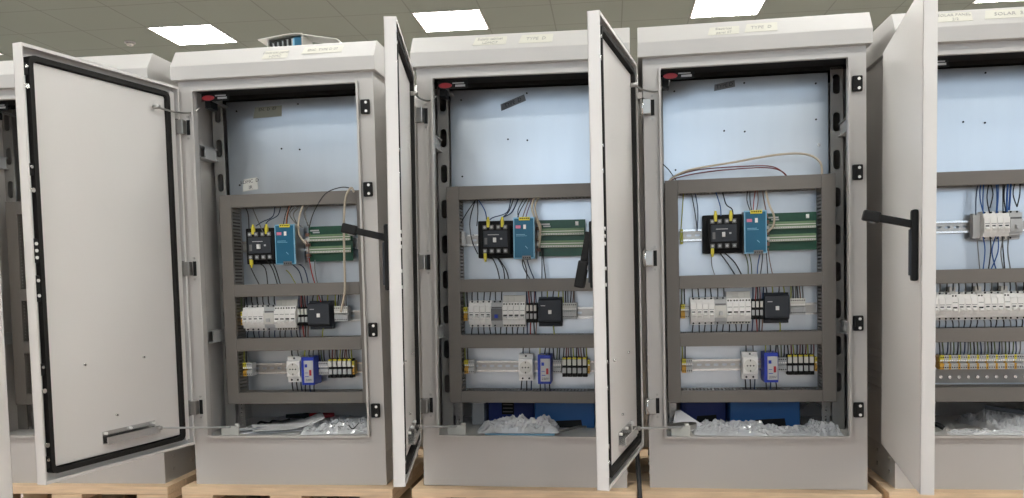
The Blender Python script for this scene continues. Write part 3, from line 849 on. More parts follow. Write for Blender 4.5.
# ---------------------------------------------------------------- wires
WIRES={
'C':[
('yg',0.0016,[(-0.184, 0.15, 0.859), (-0.19, 0.15, 0.791), (-0.193, 0.15, 0.75)]),
('k',0.0016,[(-0.162, 0.15, 0.858), (-0.152, 0.15, 0.799), (-0.146, 0.15, 0.748)]),
('n',0.0016,[(-0.151, 0.15, 0.858), (-0.143, 0.15, 0.804), (-0.146, 0.15, 0.742)]),
('b',0.0016,[(-0.093, 0.14, 0.861), (-0.079, 0.14, 0.813), (-0.077, 0.14, 0.784)]),
('k',0.0018,[(-0.073, 0.14, 0.86), (-0.062, 0.14, 0.818), (-0.045, 0.14, 0.803), (-0.042, 0.14, 0.782)]),
('k',0.0016,[(0.001, 0.13, 0.865), (-0.003, 0.13, 0.827), (0.008, 0.13, 0.791)]),
('r',0.0014,[(0.023, 0.13, 0.864), (0.017, 0.13, 0.826), (0.014, 0.13, 0.791)]),
('br',0.0014,[(0.026, 0.13, 0.864), (0.029, 0.13, 0.826), (0.023, 0.13, 0.791)]),
('k',0.0014,[(0.006, 0.13, 0.864), (0.006, 0.13, 0.826), (0.011, 0.13, 0.791)]),
('be',0.0032,[(0.047, 0.12, 0.865), (0.058, 0.12, 0.812), (0.072, 0.12, 0.777), (0.069, 0.12, 0.748), (0.052, 0.12, 0.731)]),
('br',0.0018,[(0.04, 0.13, 0.866), (0.048, 0.13, 0.81), (0.056, 0.13, 0.772)]),
('gr',0.0014,[(-0.106, 0.15, 0.678), (-0.104, 0.15, 0.637), (-0.093, 0.15, 0.601)]),
('k',0.0020,[(-0.083, 0.15, 0.678), (-0.057, 0.15, 0.641), (-0.032, 0.15, 0.599)]),
('k',0.0020,[(-0.069, 0.15, 0.677), (-0.037, 0.15, 0.644), (-0.014, 0.15, 0.598)]),
('dg',0.0016,[(-0.012, 0.14, 0.681), (-0.001, 0.14, 0.64), (-0.001, 0.14, 0.598)]),
('dg',0.0016,[(-0.0, 0.14, 0.681), (0.008, 0.14, 0.645), (0.01, 0.14, 0.598)]),
('b',0.0016,[(0.037, 0.14, 0.68), (0.028, 0.14, 0.639), (0.025, 0.14, 0.597)]),
('k',0.0016,[(0.043, 0.14, 0.679), (0.039, 0.14, 0.638), (0.033, 0.14, 0.597)]),
('br',0.0014,[(0.057, 0.14, 0.685), (0.062, 0.14, 0.644), (0.071, 0.14, 0.599)]),
('k',0.0014,[(0.051, 0.14, 0.685), (0.054, 0.14, 0.644), (0.056, 0.14, 0.6)]),
('be',0.0032,[(-0.231, 0.115, 0.881), (-0.219, 0.115, 0.898), (-0.166, 0.115, 0.92), (-0.052, 0.115, 0.935), (0.076, 0.115, 0.952), (0.159, 0.115, 0.951), (0.201, 0.115, 0.926), (0.206, 0.115, 0.883)]),
('dr',0.0018,[(-0.233, 0.12, 0.882), (-0.207, 0.12, 0.904), (-0.137, 0.12, 0.92), (-0.023, 0.12, 0.924), (0.056, 0.12, 0.922), (0.09, 0.12, 0.909), (0.115, 0.12, 0.882)]),
('dr',0.0018,[(-0.236, 0.12, 0.879), (-0.207, 0.12, 0.898), (-0.123, 0.12, 0.912), (-0.009, 0.12, 0.918), (0.062, 0.12, 0.916), (0.098, 0.12, 0.903), (0.115, 0.12, 0.882)]),
('k',0.0016,[(-0.244, 0.13, 0.942), (-0.227, 0.13, 0.924), (-0.207, 0.13, 0.894)]),
],
'B':[
('k',0.0016,[(-0.153, 0.15, 0.859), (-0.188, 0.15, 0.811), (-0.214, 0.15, 0.762), (-0.221, 0.15, 0.719)]),
('k',0.0016,[(-0.156, 0.15, 0.859), (-0.176, 0.15, 0.792), (-0.171, 0.15, 0.731), (-0.153, 0.15, 0.687)]),
('k',0.0016,[(-0.153, 0.15, 0.859), (-0.151, 0.15, 0.816), (-0.155, 0.15, 0.773)]),
('b',0.0016,[(-0.153, 0.15, 0.859), (-0.129, 0.15, 0.819), (-0.123, 0.15, 0.779)]),
('n',0.0016,[(-0.047, 0.14, 0.858), (-0.059, 0.14, 0.813), (-0.106, 0.14, 0.796), (-0.122, 0.14, 0.778)]),
('n',0.0018,[(-0.022, 0.14, 0.858), (-0.044, 0.14, 0.813), (-0.075, 0.14, 0.795), (-0.082, 0.14, 0.777)]),
('k',0.0016,[(-0.037, 0.14, 0.858), (-0.053, 0.14, 0.816), (-0.072, 0.14, 0.798), (-0.081, 0.14, 0.783)]),
('k',0.0015,[(0.007, 0.13, 0.856), (-0.018, 0.13, 0.815), (-0.028, 0.13, 0.788)]),
('br',0.0015,[(0.013, 0.13, 0.856), (-0.003, 0.13, 0.817), (-0.013, 0.13, 0.787)]),
('pu',0.0015,[(0.022, 0.13, 0.856), (0.006, 0.13, 0.817), (-0.003, 0.13, 0.787)]),
('k',0.0015,[(-0.003, 0.13, 0.856), (-0.024, 0.13, 0.818), (-0.022, 0.13, 0.788)]),
('be',0.0032,[(0.029, 0.12, 0.858), (0.019, 0.12, 0.828), (0.025, 0.12, 0.798), (0.043, 0.12, 0.756), (0.039, 0.12, 0.702)]),
('be',0.0030,[(0.043, 0.125, 0.858), (0.028, 0.125, 0.828), (0.034, 0.125, 0.792), (0.045, 0.125, 0.762), (0.036, 0.125, 0.726)]),
('k',0.0018,[(-0.109, 0.15, 0.677), (-0.094, 0.15, 0.644), (-0.085, 0.15, 0.603)]),
('k',0.0018,[(-0.094, 0.15, 0.677), (-0.075, 0.15, 0.643), (-0.07, 0.15, 0.603)]),
('k',0.0018,[(-0.091, 0.15, 0.677), (-0.066, 0.15, 0.637), (-0.057, 0.15, 0.603)]),
('k',0.0018,[(-0.012, 0.14, 0.685), (-0.012, 0.14, 0.648), (0.012, 0.14, 0.602)]),
('n',0.0018,[(-0.003, 0.14, 0.685), (0.006, 0.14, 0.648), (0.024, 0.14, 0.602)]),
('k',0.0018,[(-0.018, 0.14, 0.685), (-0.003, 0.14, 0.642), (-0.001, 0.14, 0.603)]),
('k',0.0016,[(0.046, 0.14, 0.702), (0.046, 0.14, 0.654), (0.045, 0.14, 0.602)]),
('k',0.0016,[(0.049, 0.14, 0.702), (0.052, 0.14, 0.654), (0.058, 0.14, 0.602)]),
],
'A':[
('k',0.0016,[(-0.179, 0.15, 0.866), (-0.164, 0.15, 0.834), (-0.163, 0.15, 0.777)]),
('gr',0.0016,[(-0.153, 0.15, 0.865), (-0.138, 0.15, 0.826), (-0.117, 0.15, 0.775)]),
('n',0.0016,[(-0.074, 0.15, 0.862), (-0.082, 0.15, 0.824), (-0.119, 0.15, 0.807), (-0.139, 0.15, 0.795)]),
('n',0.0016,[(-0.054, 0.15, 0.861), (-0.065, 0.15, 0.827), (-0.099, 0.15, 0.809), (-0.113, 0.15, 0.788)]),
('k',0.0015,[(-0.02, 0.13, 0.858), (-0.034, 0.13, 0.822), (-0.043, 0.13, 0.784)]),
('or',0.0015,[(-0.017, 0.13, 0.858), (-0.028, 0.13, 0.821), (-0.033, 0.13, 0.784)]),
('k',0.0015,[(-0.007, 0.13, 0.858), (-0.024, 0.13, 0.827), (-0.03, 0.13, 0.784)]),
('gr',0.0018,[(0.009, 0.13, 0.857), (-0.018, 0.13, 0.83), (-0.009, 0.13, 0.808), (0.01, 0.13, 0.789)]),
('gr',0.0018,[(0.026, 0.13, 0.857), (-0.005, 0.13, 0.83), (0.001, 0.13, 0.802), (0.023, 0.13, 0.782)]),
('be',0.0032,[(0.033, 0.12, 0.859), (0.015, 0.12, 0.813), (0.013, 0.12, 0.763), (0.034, 0.12, 0.732)]),
('gr',0.0020,[(0.052, 0.13, 0.859), (0.031, 0.13, 0.832), (0.039, 0.13, 0.788)]),
('gr',0.0020,[(0.042, 0.13, 0.859), (0.028, 0.13, 0.826), (0.045, 0.13, 0.782)]),
('k',0.0016,[(0.2, 0.09, 0.884), (0.194, 0.09, 0.895), (0.16, 0.09, 0.899), (0.112, 0.09, 0.881), (0.074, 0.09, 0.827), (0.057, 0.09, 0.779)]),
('be',0.0036,[(0.205, 0.085, 0.883), (0.196, 0.085, 0.896), (0.179, 0.085, 0.869), (0.17, 0.085, 0.799), (0.167, 0.085, 0.678), (0.165, 0.085, 0.586), (0.15, 0.085, 0.518)]),
('k',0.0016,[(-0.167, 0.15, 0.688), (-0.159, 0.15, 0.656), (-0.134, 0.15, 0.604)]),
('k',0.0018,[(-0.144, 0.15, 0.681), (-0.115, 0.15, 0.661), (-0.108, 0.15, 0.604)]),
('k',0.0018,[(-0.108, 0.15, 0.686), (-0.089, 0.15, 0.654), (-0.075, 0.15, 0.603)]),
('k',0.0018,[(-0.094, 0.15, 0.686), (-0.079, 0.15, 0.654), (-0.065, 0.15, 0.603)]),
('n',0.0018,[(-0.031, 0.14, 0.678), (0.0, 0.14, 0.649), (0.012, 0.14, 0.601)]),
('n',0.0018,[(-0.018, 0.14, 0.677), (0.017, 0.14, 0.658), (0.031, 0.14, 0.601)]),
('yg',0.0016,[(-0.046, 0.15, 0.653), (-0.033, 0.15, 0.64), (-0.012, 0.15, 0.601)]),
('r',0.0018,[(0.042, 0.12, 0.688), (0.05, 0.12, 0.638), (0.064, 0.12, 0.588), (0.075, 0.12, 0.55)]),
('gr',0.0018,[(0.054, 0.14, 0.682), (0.053, 0.14, 0.65), (0.061, 0.14, 0.6)]),
('br',0.0018,[(0.034, 0.12, 0.744), (0.043, 0.12, 0.713), (0.035, 0.12, 0.676)]),
],
'D':[
('n',0.0016,[(-0.032, 0.15, 0.861), (-0.037, 0.15, 0.815), (-0.037, 0.15, 0.766)]),
('b',0.0018,[(-0.028, 0.14, 0.86), (-0.03, 0.14, 0.814), (-0.019, 0.14, 0.768)]),
('b',0.0018,[(-0.02, 0.14, 0.859), (-0.022, 0.14, 0.814), (-0.021, 0.14, 0.768)]),
('k',0.0018,[(-0.006, 0.14, 0.859), (-0.011, 0.14, 0.814), (-0.003, 0.14, 0.768)]),
('k',0.0018,[(-0.003, 0.14, 0.859), (0.005, 0.14, 0.824), (-0.003, 0.14, 0.785)]),
('b',0.0018,[(0.013, 0.14, 0.858), (0.016, 0.14, 0.813), (0.014, 0.14, 0.767)]),
('b',0.0018,[(0.018, 0.14, 0.858), (0.019, 0.14, 0.813), (0.016, 0.14, 0.767)]),
('k',0.0018,[(0.032, 0.14, 0.858), (0.032, 0.14, 0.812), (0.033, 0.14, 0.767)]),
('k',0.0018,[(0.037, 0.14, 0.857), (0.035, 0.14, 0.812), (0.041, 0.14, 0.766)]),
('b',0.0030,[(0.041, 0.13, 0.856), (0.039, 0.13, 0.811), (0.039, 0.13, 0.771)]),
('b',0.0030,[(0.051, 0.135, 0.856), (0.049, 0.135, 0.817), (0.047, 0.135, 0.777)]),
('k',0.0018,[(0.06, 0.13, 0.856), (0.055, 0.13, 0.822), (0.066, 0.13, 0.785)]),
('k',0.0018,[(0.073, 0.13, 0.855), (0.073, 0.13, 0.821), (0.066, 0.13, 0.785)]),
('gr',0.0016,[(-0.033, 0.15, 0.7), (-0.03, 0.15, 0.666), (-0.024, 0.15, 0.602)]),
('b',0.0018,[(-0.021, 0.14, 0.705), (-0.015, 0.14, 0.665), (-0.02, 0.14, 0.602)]),
('k',0.0018,[(-0.002, 0.14, 0.705), (0.001, 0.14, 0.665), (-0.006, 0.14, 0.601)]),
('b',0.0018,[(0.014, 0.14, 0.704), (0.004, 0.14, 0.659), (0.018, 0.14, 0.601)]),
('b',0.0018,[(0.02, 0.14, 0.704), (0.02, 0.14, 0.658), (-0.001, 0.14, 0.601)]),
('k',0.0018,[(0.031, 0.14, 0.704), (0.034, 0.14, 0.664), (0.04, 0.14, 0.6)]),
('gr',0.0018,[(0.036, 0.14, 0.704), (0.028, 0.14, 0.658), (0.037, 0.14, 0.601)]),
('gr',0.0018,[(0.049, 0.14, 0.703), (0.047, 0.14, 0.658), (0.056, 0.14, 0.6)]),
],
}

def wire(c, col, r, pts, label, group, name='wire', k=5):
    o = MB().tube(smooth(pts, k), r, 'w_' + col, 7).build(name)
    place(o, c); tag(o, label, 'wire' if name == 'wire' else 'cable', group)
    return o
for c, L in WIRES.items():
    for col, r, pts in L:
        big = r >= .003
        z = sum(p[2] for p in pts) / len(pts)
        if c == 'A' and r > .0035: lab = 'thick beige cable looping over the top duct and down in front of the green board'
        elif min(p[2] for p in pts) > .84:
            lab = '%s %s arching across the upper back plate of the cabinet' % (WNAME[col], 'cable' if big else 'wire')
        elif z > .74: lab = '%s %s hanging from the top duct in the %s' % (WNAME[col], 'cable' if big else 'wire', WHERE[c])
        else: lab = '%s wire between the top rail devices and second duct, %s' % (WNAME[col], WHERE[c])
        wire(c, col, r, pts, lab, lab, 'cable' if big else 'wire')
def row(c, xs, z0, z1, cols, where, y=.150, rad=.0019):
    for q, x in enumerate(xs):
        col = cols[q % len(cols)]
        j = random.uniform(-.004, .004)
        pts = [(x, y, z0), (x + j * .4, y - .004, z0 + (z1 - z0) * .35), (x + j, y, z1)]
        wire(c, col, rad, pts, '%s wire %s in the %s' % (WNAME[col], where, WHERE[c]), '%s wires %s in the %s' % (WNAME[col], where, WHERE[c]), k=3)
def span(a, b_, n): return [a + (b_ - a) * i / max(1, n - 1) for i in range(n)]
for c in 'CBA':
    x = X[c]
    row(c, span(x['mcb'] + .008, x['mcb'] + .100, 6), R2 + .040, .575, 'k', 'above the breakers')
    row(c, span(x['mcb'] + .008, x['mcb'] + .168, 10), R2 - .040, .436, 'kkk' if c != 'A' else 'kkn', 'below the breakers')
    row(c, span(x['ft'] + .004, x['ft'] + .032, 5), R2 + .026, .575, ['n', 'r', 'k', 'dr', 'n'], 'above the black terminals')
    row(c, span(x['ft'] + .004, x['ft'] + .032, 4), R2 - .026, .436, ['n', 'r', 'k', 'br'], 'below the black terminals')
    row(c, span(x['plc'] + .010, x['plc'] + .060, 4), R2 + .046, .575, ['k', 'yg', 'k', 'yg'], 'above the controller')
    row(c, [x['plc'] + .045], R2 - .038, .436, ['yg'], 'below the controller', .14)
    row(c, span(x['t2'] + .003, x['t2'] + .038, 6), R2 + .028, .575, ['yg', 'k', 'gr', 'k', 'br', 'gr'], 'above the cream terminals')
    row(c, span(x['t1'] + .003, x['t1'] + .012, 2), R2 + .020, .575, ['dg', 'k'], 'above the leftmost terminals')
    row(c, span(x['t3'] + .003, x['t3'] + .010, 2), R3 + .020, .404, ['yg', 'k'], 'above the lowest left terminals')
    row(c, [x['sock'] + .013, x['sock'] + .034], R3 + .040, .404, ['k', 'gr'], 'above the socket')
    row(c, span(x['sock'] + .009, x['sock'] + .038, 3), R3 - .038, .264, ['k', 'k', 'n'], 'below the socket')
    row(c, span(x['surge'] + .006, x['surge'] + .034, 3), R3 + .040, .404, ['yg', 'k', 'k'], 'above the blue module', .12)
    row(c, span(x['surge'] + .006, x['surge'] + .034, 3), R3 - .044, .264, ['k', 'n', 'k'], 'below the blue module', .12)
    row(c, span(x['t4'] + .003, x['t4'] + .018, 3), R3 + .022, .404, ['k', 'dg', 'k'], 'above the grey terminals')
    row(c, span(x['fz'] + .004, x['fz'] + .076, 10), R3 + .028, .404, ['k', 'dr', 'yg', 'k', 'dr'] if c == 'C' else ['k', 'dr', 'br', 'k', 'yg'], 'above the fuse terminals')
row('D', span(-.170, .11, 17), .5445, .575, ['k', 'k', 'gr', 'k'], 'above the long breaker row')
row('D', span(-.170, .11, 17), .464, .439, ['k', 'gr', 'k', 'k'], 'below the long breaker row')
row('D', span(-.133, .085, 24), .361, .406, ['k', 'dg', 'n', 'gr', 'dg'], 'above the lowest rail')

# ---------------------------------------------------------------- tape notes
def note(c, x0, x1, z0, z1, y, m_, lines, ink, label, rot=0.0, name='tape_note', lean=0.0, size=None):
    w_, h_ = x1 - x0, z1 - z0
    k = MB()
    sk = h_ * .25
    k.prism([(-w_ / 2, -h_ / 2), (w_ / 2 - sk * .3, -h_ / 2), (w_ / 2, h_ / 2), (-w_ / 2 + sk, h_ / 2)], -.0006, 0, m_, 'y')
    n = len(lines)
    o = k.build(name)
    t_ = MB()
    for q, s in enumerate(lines):
        sz = size or h_ / n * .8
        t_.text(s, sz, (0, -.0008, h_ * (.5 - (q + .5) / n)), ink)
    t_.build('handwriting', o)
    place(o, c, ((x0 + x1) / 2, y, (z0 + z1) / 2), (-lean, rot, 0))
    tag(o, label, 'note', 'handwritten tape notes')
LEAN = math.atan2(.0354, ZT - ZM)
def hood_note(c, x0, x1, za, zb, lines, ink, label, rot=0.0, m_='tape', size=None):
    zc = (za + zb) / 2
    yc = -.0224 + (zc - ZM) / (ZT - ZM) * .0354 - .0006
    h_ = (zb - za) / math.cos(LEAN)
    note(c, x0, x1, zc - h_ / 2, zc + h_ / 2, yc, m_, lines, ink, label, rot, lean=LEAN, size=size)
note('A', -.151, -.053, 1.141, 1.175, .1895, 'dulltape', ['EN.  D  07', ''], 'ink', 'olive tape note stuck high on the back plate of the paper-strewn cabinet', rot=-.03)
note('A', -.198, -.143, .912, .950, .1895, 'offwhite', ['I-DMC  D', 'IR'], 'ink', 'pale two-line note just above the top duct, paper-strewn cabinet', rot=-.12)
note('B', -.086, -.002, 1.141, 1.161, .1895, 'greytape', ['TYPE  D'], 'ink', 'grey tape note stuck slanting on the middle cabinet back plate', rot=-.36)
note('C', -.090, -.026, 1.164, 1.183, .1895, 'greytape', ['TYPE D'], 'ink', 'grey tape note on the back plate above the arching cables', rot=-.16)
hood_note('A', -.030, .050, 1.270, 1.297, ['Electrical panel', 'I-DMC'], 'greyink', 'pale two-line tape on the hood under the small open box', m_='lgrey' if False else 'tape')
hood_note('A', .090, .214, 1.279, 1.303, ['ENC  TYPE D 07'], 'greyink', 'long pale tape strip on the hood right of the small open box', size=.013)
hood_note('B', -.132, -.034, 1.276, 1.302, ['Supply cabinet', 'I-DMC/7'], 'greyink', 'pale two-line tape on the middle cabinet hood')
hood_note('B', .000, .098, 1.276, 1.303, ['TYPE  D'], 'greyink', 'pale tape reading TYPE D on the middle cabinet hood', size=.016)
hood_note('C', -.121, -.034, 1.270, 1.295, ['Electrical', 'panel 07'], 'greyink', 'small cream tape, left of two on the hood above the arching cables')
hood_note('C', -.022, .068, 1.272, 1.299, ['TYPE  D'], 'greyink', 'cream tape reading TYPE D on the hood above the arching cables', size=.016)
hood_note('D', -.200, -.108, 1.276, 1.304, ['SOLAR PANEL', '2/2'], 'greyink', 'cream tape, left of two on the right edge cabinet hood')
hood_note('D', -.080, .060, 1.278, 1.306, ['SOLAR  3/4'], 'greyink', 'cream tape reading SOLAR on the right edge cabinet hood', size=.018)

# ---------------------------------------------------------------- loose things
FZ = .1413
# small carton on the hood
t = bpy.data.objects.new('open_carton', None); COL.objects.link(t)
k = MB()
k.box(-.050, .058, .085, .088, 0, .008, 'offwhite').box(-.050, .058, .085, .175, 0, .002, 'offwhite').box(-.052, -.050, .085, .175, 0, .044, 'offwhite').box(.058, .060, .085, .175, 0, .052, 'offwhite').box(-.050, .058, .173, .175, 0, .048, 'offwhite')
k.build('tray', t)
k = MB()
k.prism([(-.078, .043), (.010, .054), (.040, .055), (.062, .054), (.062, .052), (.040, .053), (.010, .052), (-.078, .0405)], .078, .178, 'offwhite', 'y')
k.build('lid', t)
k = MB().prism([(.062, .054), (.168, .034), (.176, .026), (.176, .0), (.174, .0), (.173, .025), (.166, .032), (.062, .052)], .090, .178, 'offwhite', 'y')
k.box(.062, .174, .177, .179, 0, .026, 'offwhite')
k.build('side_flap', t)
k = MB()
for q in range(5): k.box(-.046 + .015 * q, -.037 + .015 * q, .092, .16, .002, .036 + .002 * q, 'black', bevel=.001).box(-.036 + .015 * q, -.033 + .015 * q, .090, .16, .002, .032 + .003 * q, 'lgrey')
k.build('terminal_pack', t)
MB().box(.031, .054, .090, .16, .002, .047, 'psu', bevel=.002).box(.029, .033, .089, .15, .006, .043, 'psuedge').build('blue_part', t)
place(t, 'A', (0, 0, ZT)); tag(t, 'small open white carton of black and blue parts on the hood', 'carton')

def sheet(c, cx, cy, w_, d_, rz, label, z=FZ, curl=.0, n=8, name='paper_sheet', m_='paper', grp='papers on the cabinet floor', tilt=(0, 0), th=.0008):
    k = MB(); V = []; Fc = []
    for s_ in (0, 1):
        for i in range(n + 1):
            for j in range(n + 1):
                u, v = i / n - .5, j / n - .5
                h_ = curl * max(0, u + .1) ** 2 * 4 + curl * .25 * math.sin(7 * v + 3 * u) * .5 + curl * .15
                V.append((u * w_, v * d_, h_ + s_ * th))
    N = (n + 1) ** 2
    for i in range(n):
        for j in range(n):
            a = i * (n + 1) + j
            Fc.append((a, a + 1, a + n + 2, a + n + 1)); Fc.append((N + a, N + a + n + 1, N + a + n + 2, N + a + 1))
    for j in range(n):
        a = j; Fc.append((a, N + a, N + a + 1, a + 1)); a = n * (n + 1) + j; Fc.append((a, a + 1, N + a + 1, N + a))
        a = j * (n + 1); b2 = a + n + 1; Fc.append((a, b2, N + b2, N + a)); a += n; b2 += n; Fc.append((a, N + a, N + b2, b2))
    k._new(V, Fc, m_, True)
    o = k.build(name); place(o, c, (cx, cy, z + .001), (tilt[0], tilt[1], rz)); tag(o, label, 'paper', grp); return o

def film(c, cx, cy, w_, d_, h_, rz, label, seed, n=34, m_='film', name='plastic_bag', z=FZ, cat='plastic bag', grp=None):
    """crumpled film: a closed, wrinkled cushion"""
    from mathutils import noise
    k = MB(); V = []; Fc = []
    for s_ in (0, 1):
        for i in range(n + 1):
            for j in range(n + 1):
                u, v = i / n * 2 - 1, j / n * 2 - 1
                e = max(0, (1 - u ** 4)) ** .5 * max(0, (1 - v ** 4)) ** .5
                p = Vector((u * w_ * 22 + seed, v * d_ * 22, seed * 1.7))
                f1 = noise.noise(p * .7); f2 = abs(noise.noise(p * 1.5)); f3 = abs(noise.noise(p * 3.1))
                if s_: hz = .0015 + e * h_ * (.4 + .5 * f1 + .6 * f2 + .45 * f3)
                else: hz = .0005
                wob = 1 + .12 * noise.noise(Vector((u * 3 + seed, v * 3, 5)))
                V.append((u * w_ / 2 * wob, v * d_ / 2 * wob, max(hz, .0005 + s_ * .001)))
    N = (n + 1) ** 2
    for i in range(n):
        for j in range(n):
            a = i * (n + 1) + j
            Fc.append((a, a + 1, a + n + 2, a + n + 1)); Fc.append((N + a, N + a + n + 1, N + a + n + 2, N + a + 1))
    for j in range(n):
        a = j; Fc.append((a, N + a, N + a + 1, a + 1)); a = n * (n + 1) + j; Fc.append((a, a + 1, N + a + 1, N + a))
        a = j * (n + 1); b2 = a + n + 1; Fc.append((a, b2, N + b2, N + a)); a += n; b2 += n; Fc.append((a, N + a, N + b2, b2))
    k._new(V, Fc, m_, False)
    o = k.build(name); place(o, c, (cx, cy, z), (0, 0, rz)); tag(o, label, cat, grp); return o

# cabinet A floor
sheet('A', -.110, .165, .21, .16, .15, 'white sheet lying left on the paper-strewn cabinet floor', curl=.004)
sheet('A', -.060, .150, .22, .15, .42, 'curled white sheet on top of the papers, left of the plastic bag', z=FZ + .008, curl=.022)
sheet('A', -.06, .335, .26, .15, -.05, 'white sheet at the back of the paper-strewn cabinet floor', z=FZ + .001, curl=.004)
sheet('A', -.165, .155, .07, .13, -.5, 'small pale sheet behind the stay bracket in the paper-strewn cabinet', z=FZ + .006, curl=.004)
film('A', .110, .165, .23, .20, .030, .15, 'crumpled clear plastic bag right of the papers on the cabinet floor', 3.3)
t = bpy.data.objects.new('pliers', None); COL.objects.link(t)
for s in (-1, 1):
    MB().tube(smooth([(.008, s * .004, 0), (.030, s * .013, 0), (.055, s * .012, 0), (.075, s * .008, 0)], 5), .0055, 'red').build('grip', t)
k = MB().prism([(.012, -.012), (.012, .012), (-.012, .012), (-.055, .003), (-.055, -.003), (-.012, -.012)], -.005, .005, 'black', 'z')
k.cyl((0, 0, 0), .008, .014, 'black', 'z').build('jaws', t)
place(t, 'A', (-.080, .365, FZ + .012), (0, 0, .12)); t.scale = (1.25, 1.25, 1.25); tag(t, 'black-jawed pliers with red grips lying on papers under the lowest duct', 'pliers')
wire('A', 'k', .0035, [(-.20, .24, FZ + .006), (-.18, .22, FZ + .015), (-.165, .25, FZ + .006), (-.14, .22, FZ + .018), (-.12, .25, FZ + .012), (-.09, .24, FZ + .02)], 'black cable end curled behind the papers on the cabinet floor', None, 'cable')
wire('A', 'k', .0018, [(.17, .06, FZ + .03), (.185, .052, FZ + .02), (.205, .05, FZ + .038)], 'short black wire at the right end of the plastic bag beside papers', None, 'wire')

# cabinet B floor
def carton(c, x0, x1, y0, y1, z1, m_, label, window):
    t = bpy.data.objects.new('blue_case', None); COL.objects.link(t)
    MB().box(x0, x1, y0, y1, 0, z1, m_, bevel=.004).build('shell', t)
    k = MB()
    if window == 'grille':
        k.box(x0 + .045, x0 + .085, y0 - .002, y0 + .004, z1 * .3, z1 * .8, 'black', bevel=.001)
        for q in range(3): k.box(x0 + .049, x0 + .081, y0 - .003, y0, z1 * .38 + q * z1 * .13, z1 * .38 + q * z1 * .13 + .003, 'mgrey')
        k.build('grille', t)
    else:
        w_ = x1 - x0
        k.prism([(x0 + w_ * .32, 0.001), (x0 + w_ * .80, 0.001), (x0 + w_ * .78, .026), (x0 + w_ * .36, .022)], y0 - .002, y0 + .004, 'black', 'y')
        k.build('hand_slot', t)
    place(t, c, (0, 0, FZ)); tag(t, label, 'case')
carton('B', -.150, .000, .290, .380, .090, 'casenavy', 'navy blue case with dark grille at the back of the middle cabinet floor', 'grille')
carton('B', .012, .200, .200, .380, .085, 'caseblue', 'bright blue case at the right back of the middle cabinet floor', 'slot')
carton('C', -.195, -.055, .290, .385, .090, 'casenavy', 'navy blue case behind papers under the arching-cable cabinet\'s ducts', 'slot')
carton('C', -.050, .158, .215, .385, .086, 'caseblue', 'large bright blue case on the floor of the arching-cable cabinet', 'slot')
t = MB().box(-.105, .105, -.055, .055, 0, .007, 'psuedge', bevel=.002).box(-.10, .10, -.05, .05, .007, .008, 'paper').build('blue_booklet')
place(t, 'B', (-.020, .105, FZ), (0, 0, .03)); tag(t, 'flat pale blue booklet under plastic film on the middle cabinet floor', 'booklet')
film('B', -.025, .110, .235, .135, .040, .03, 'crumpled clear plastic film over the blue booklet, middle cabinet', 8.1, z=FZ + .009)
wire('B', 'gr', .004, [(.085, .075, FZ + .008), (.115, .09, FZ + .012), (.15, .12, FZ + .016), (.175, .15, FZ + .012)], 'grey cable end lying right of the plastic film, middle cabinet', None, 'cable')
t = MB().box(-.195, -.155, .24, .34, 0, .07, 'lgrey', bevel=.003).box(-.20, -.150, .235, .345, .070, .074, 'white', bevel=.001).build('grey_box'); place(t, 'B', (0, 0, FZ))
tag(t, 'small grey box with white top beside the navy case', 'box')
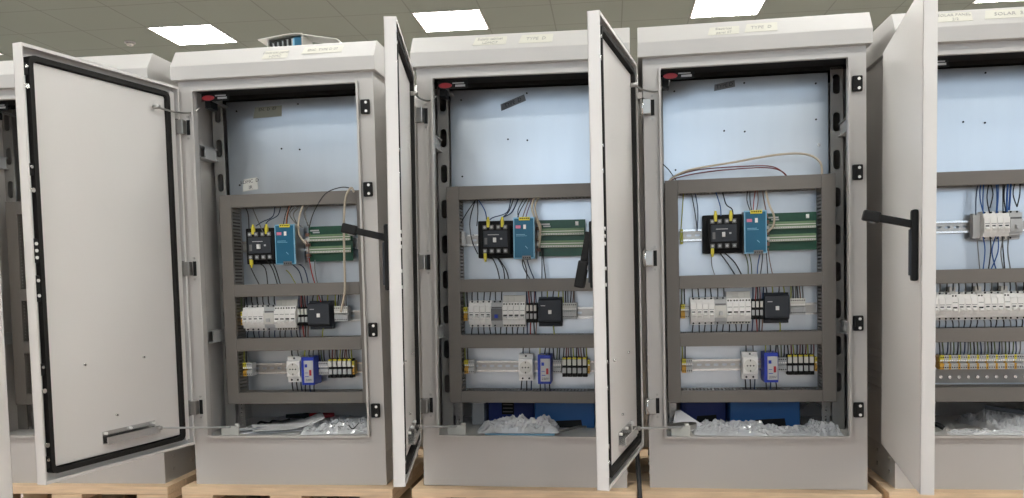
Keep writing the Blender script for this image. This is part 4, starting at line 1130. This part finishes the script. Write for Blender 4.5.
# cabinet C floor
k = MB().prism([(-.060, 0), (.062, 0), (.030, .022), (-.030, .066), (-.044, .062)], -.0006, .0006, 'paper', 'y').build('paper_card'); place(k, 'C', (-.172, .135, FZ + .001), (-.35, 0, .12))
tag(k, 'white triangular card leaning in the left corner of the arching-cable cabinet', 'paper')
k = MB().prism([(-.04, -.012), (.02, -.014), (.045, -.004), (.045, .010), (.01, .014), (-.04, .006)], -.008, .008, 'steel', 'z').build('metal_clip'); place(k, 'C', (-.205, .075, FZ + .026), (.2, 0, .2))
tag(k, 'grey metal clip at the left corner of the arching-cable cabinet floor', 'clip')
film('C', -.050, .125, .23, .15, .034, -.2, 'crumpled clear plastic bag in front of the two blue cases', 5.7)
film('C', .090, .110, .17, .10, .022, .05, 'flat clear plastic film in front of the large blue case', 9.4)
film('C', .200, .115, .085, .15, .036, .1, 'crumpled plastic film right of the large blue case', 12.9)
wire('C', 'gr', .003, [(.17, .25, FZ + .05), (.19, .24, FZ + .072), (.215, .22, FZ + .064), (.235, .2, FZ + .05)], 'grey cable end in the right corner behind crumpled plastic film', None, 'cable')
# cabinet D floor
film('D', .085, .235, .20, .22, .045, .25, 'bright crumpled plastic bag on the right edge cabinet floor', 15.2, z=FZ)
t = bpy.data.objects.new('cable_cutter', None); COL.objects.link(t)
k = MB().prism([(-.075, -.004), (-.03, -.013), (.05, -.016), (.09, -.012), (.09, .012), (.04, .018), (-.03, .012), (-.075, .004)], -.006, .006, 'dgrey', 'z'); k.build('blade', t)
MB().tube([(.08, 0, 0), (.12, -.004, 0), (.17, -.004, 0)], .009, 'black', 10).build('grip', t)
place(t, 'D', (.075, .16, FZ + .054), (0, .12, -.15)); tag(t, 'dark hand tool lying on the bright plastic bag', 'hand tool')
film('D', -.03, .075, .20, .045, .014, .0, 'thin strip of clear film along the right edge cabinet\'s front lip', 21.0)
t = MB().tube(smooth([(-.03, 0, .008), (-.01, .004, .016), (.01, 0, .018), (.026, -.004, .008)], 5), .007, 'black').build('cable_gland'); place(t, 'D', (-.155, .13, FZ))
tag(t, 'small black cable stub at the left of the right edge cabinet\'s floor', 'cable')
# black cable hanging between the middle and the arching-cable cabinets
o = MB().tube(smooth([(-.340, .12, .215), (-.337, .05, .15), (-.334, 0, .085), (-.3305, -.05, .035), (-.327, -.085, -.035), (-.322, -.105, -.138)], 6), .0065, 'w_k', 10).build('cable')
place(o, 'C'); tag(o, 'thick black cable hanging to the floor between two cabinet pallets', 'cable')
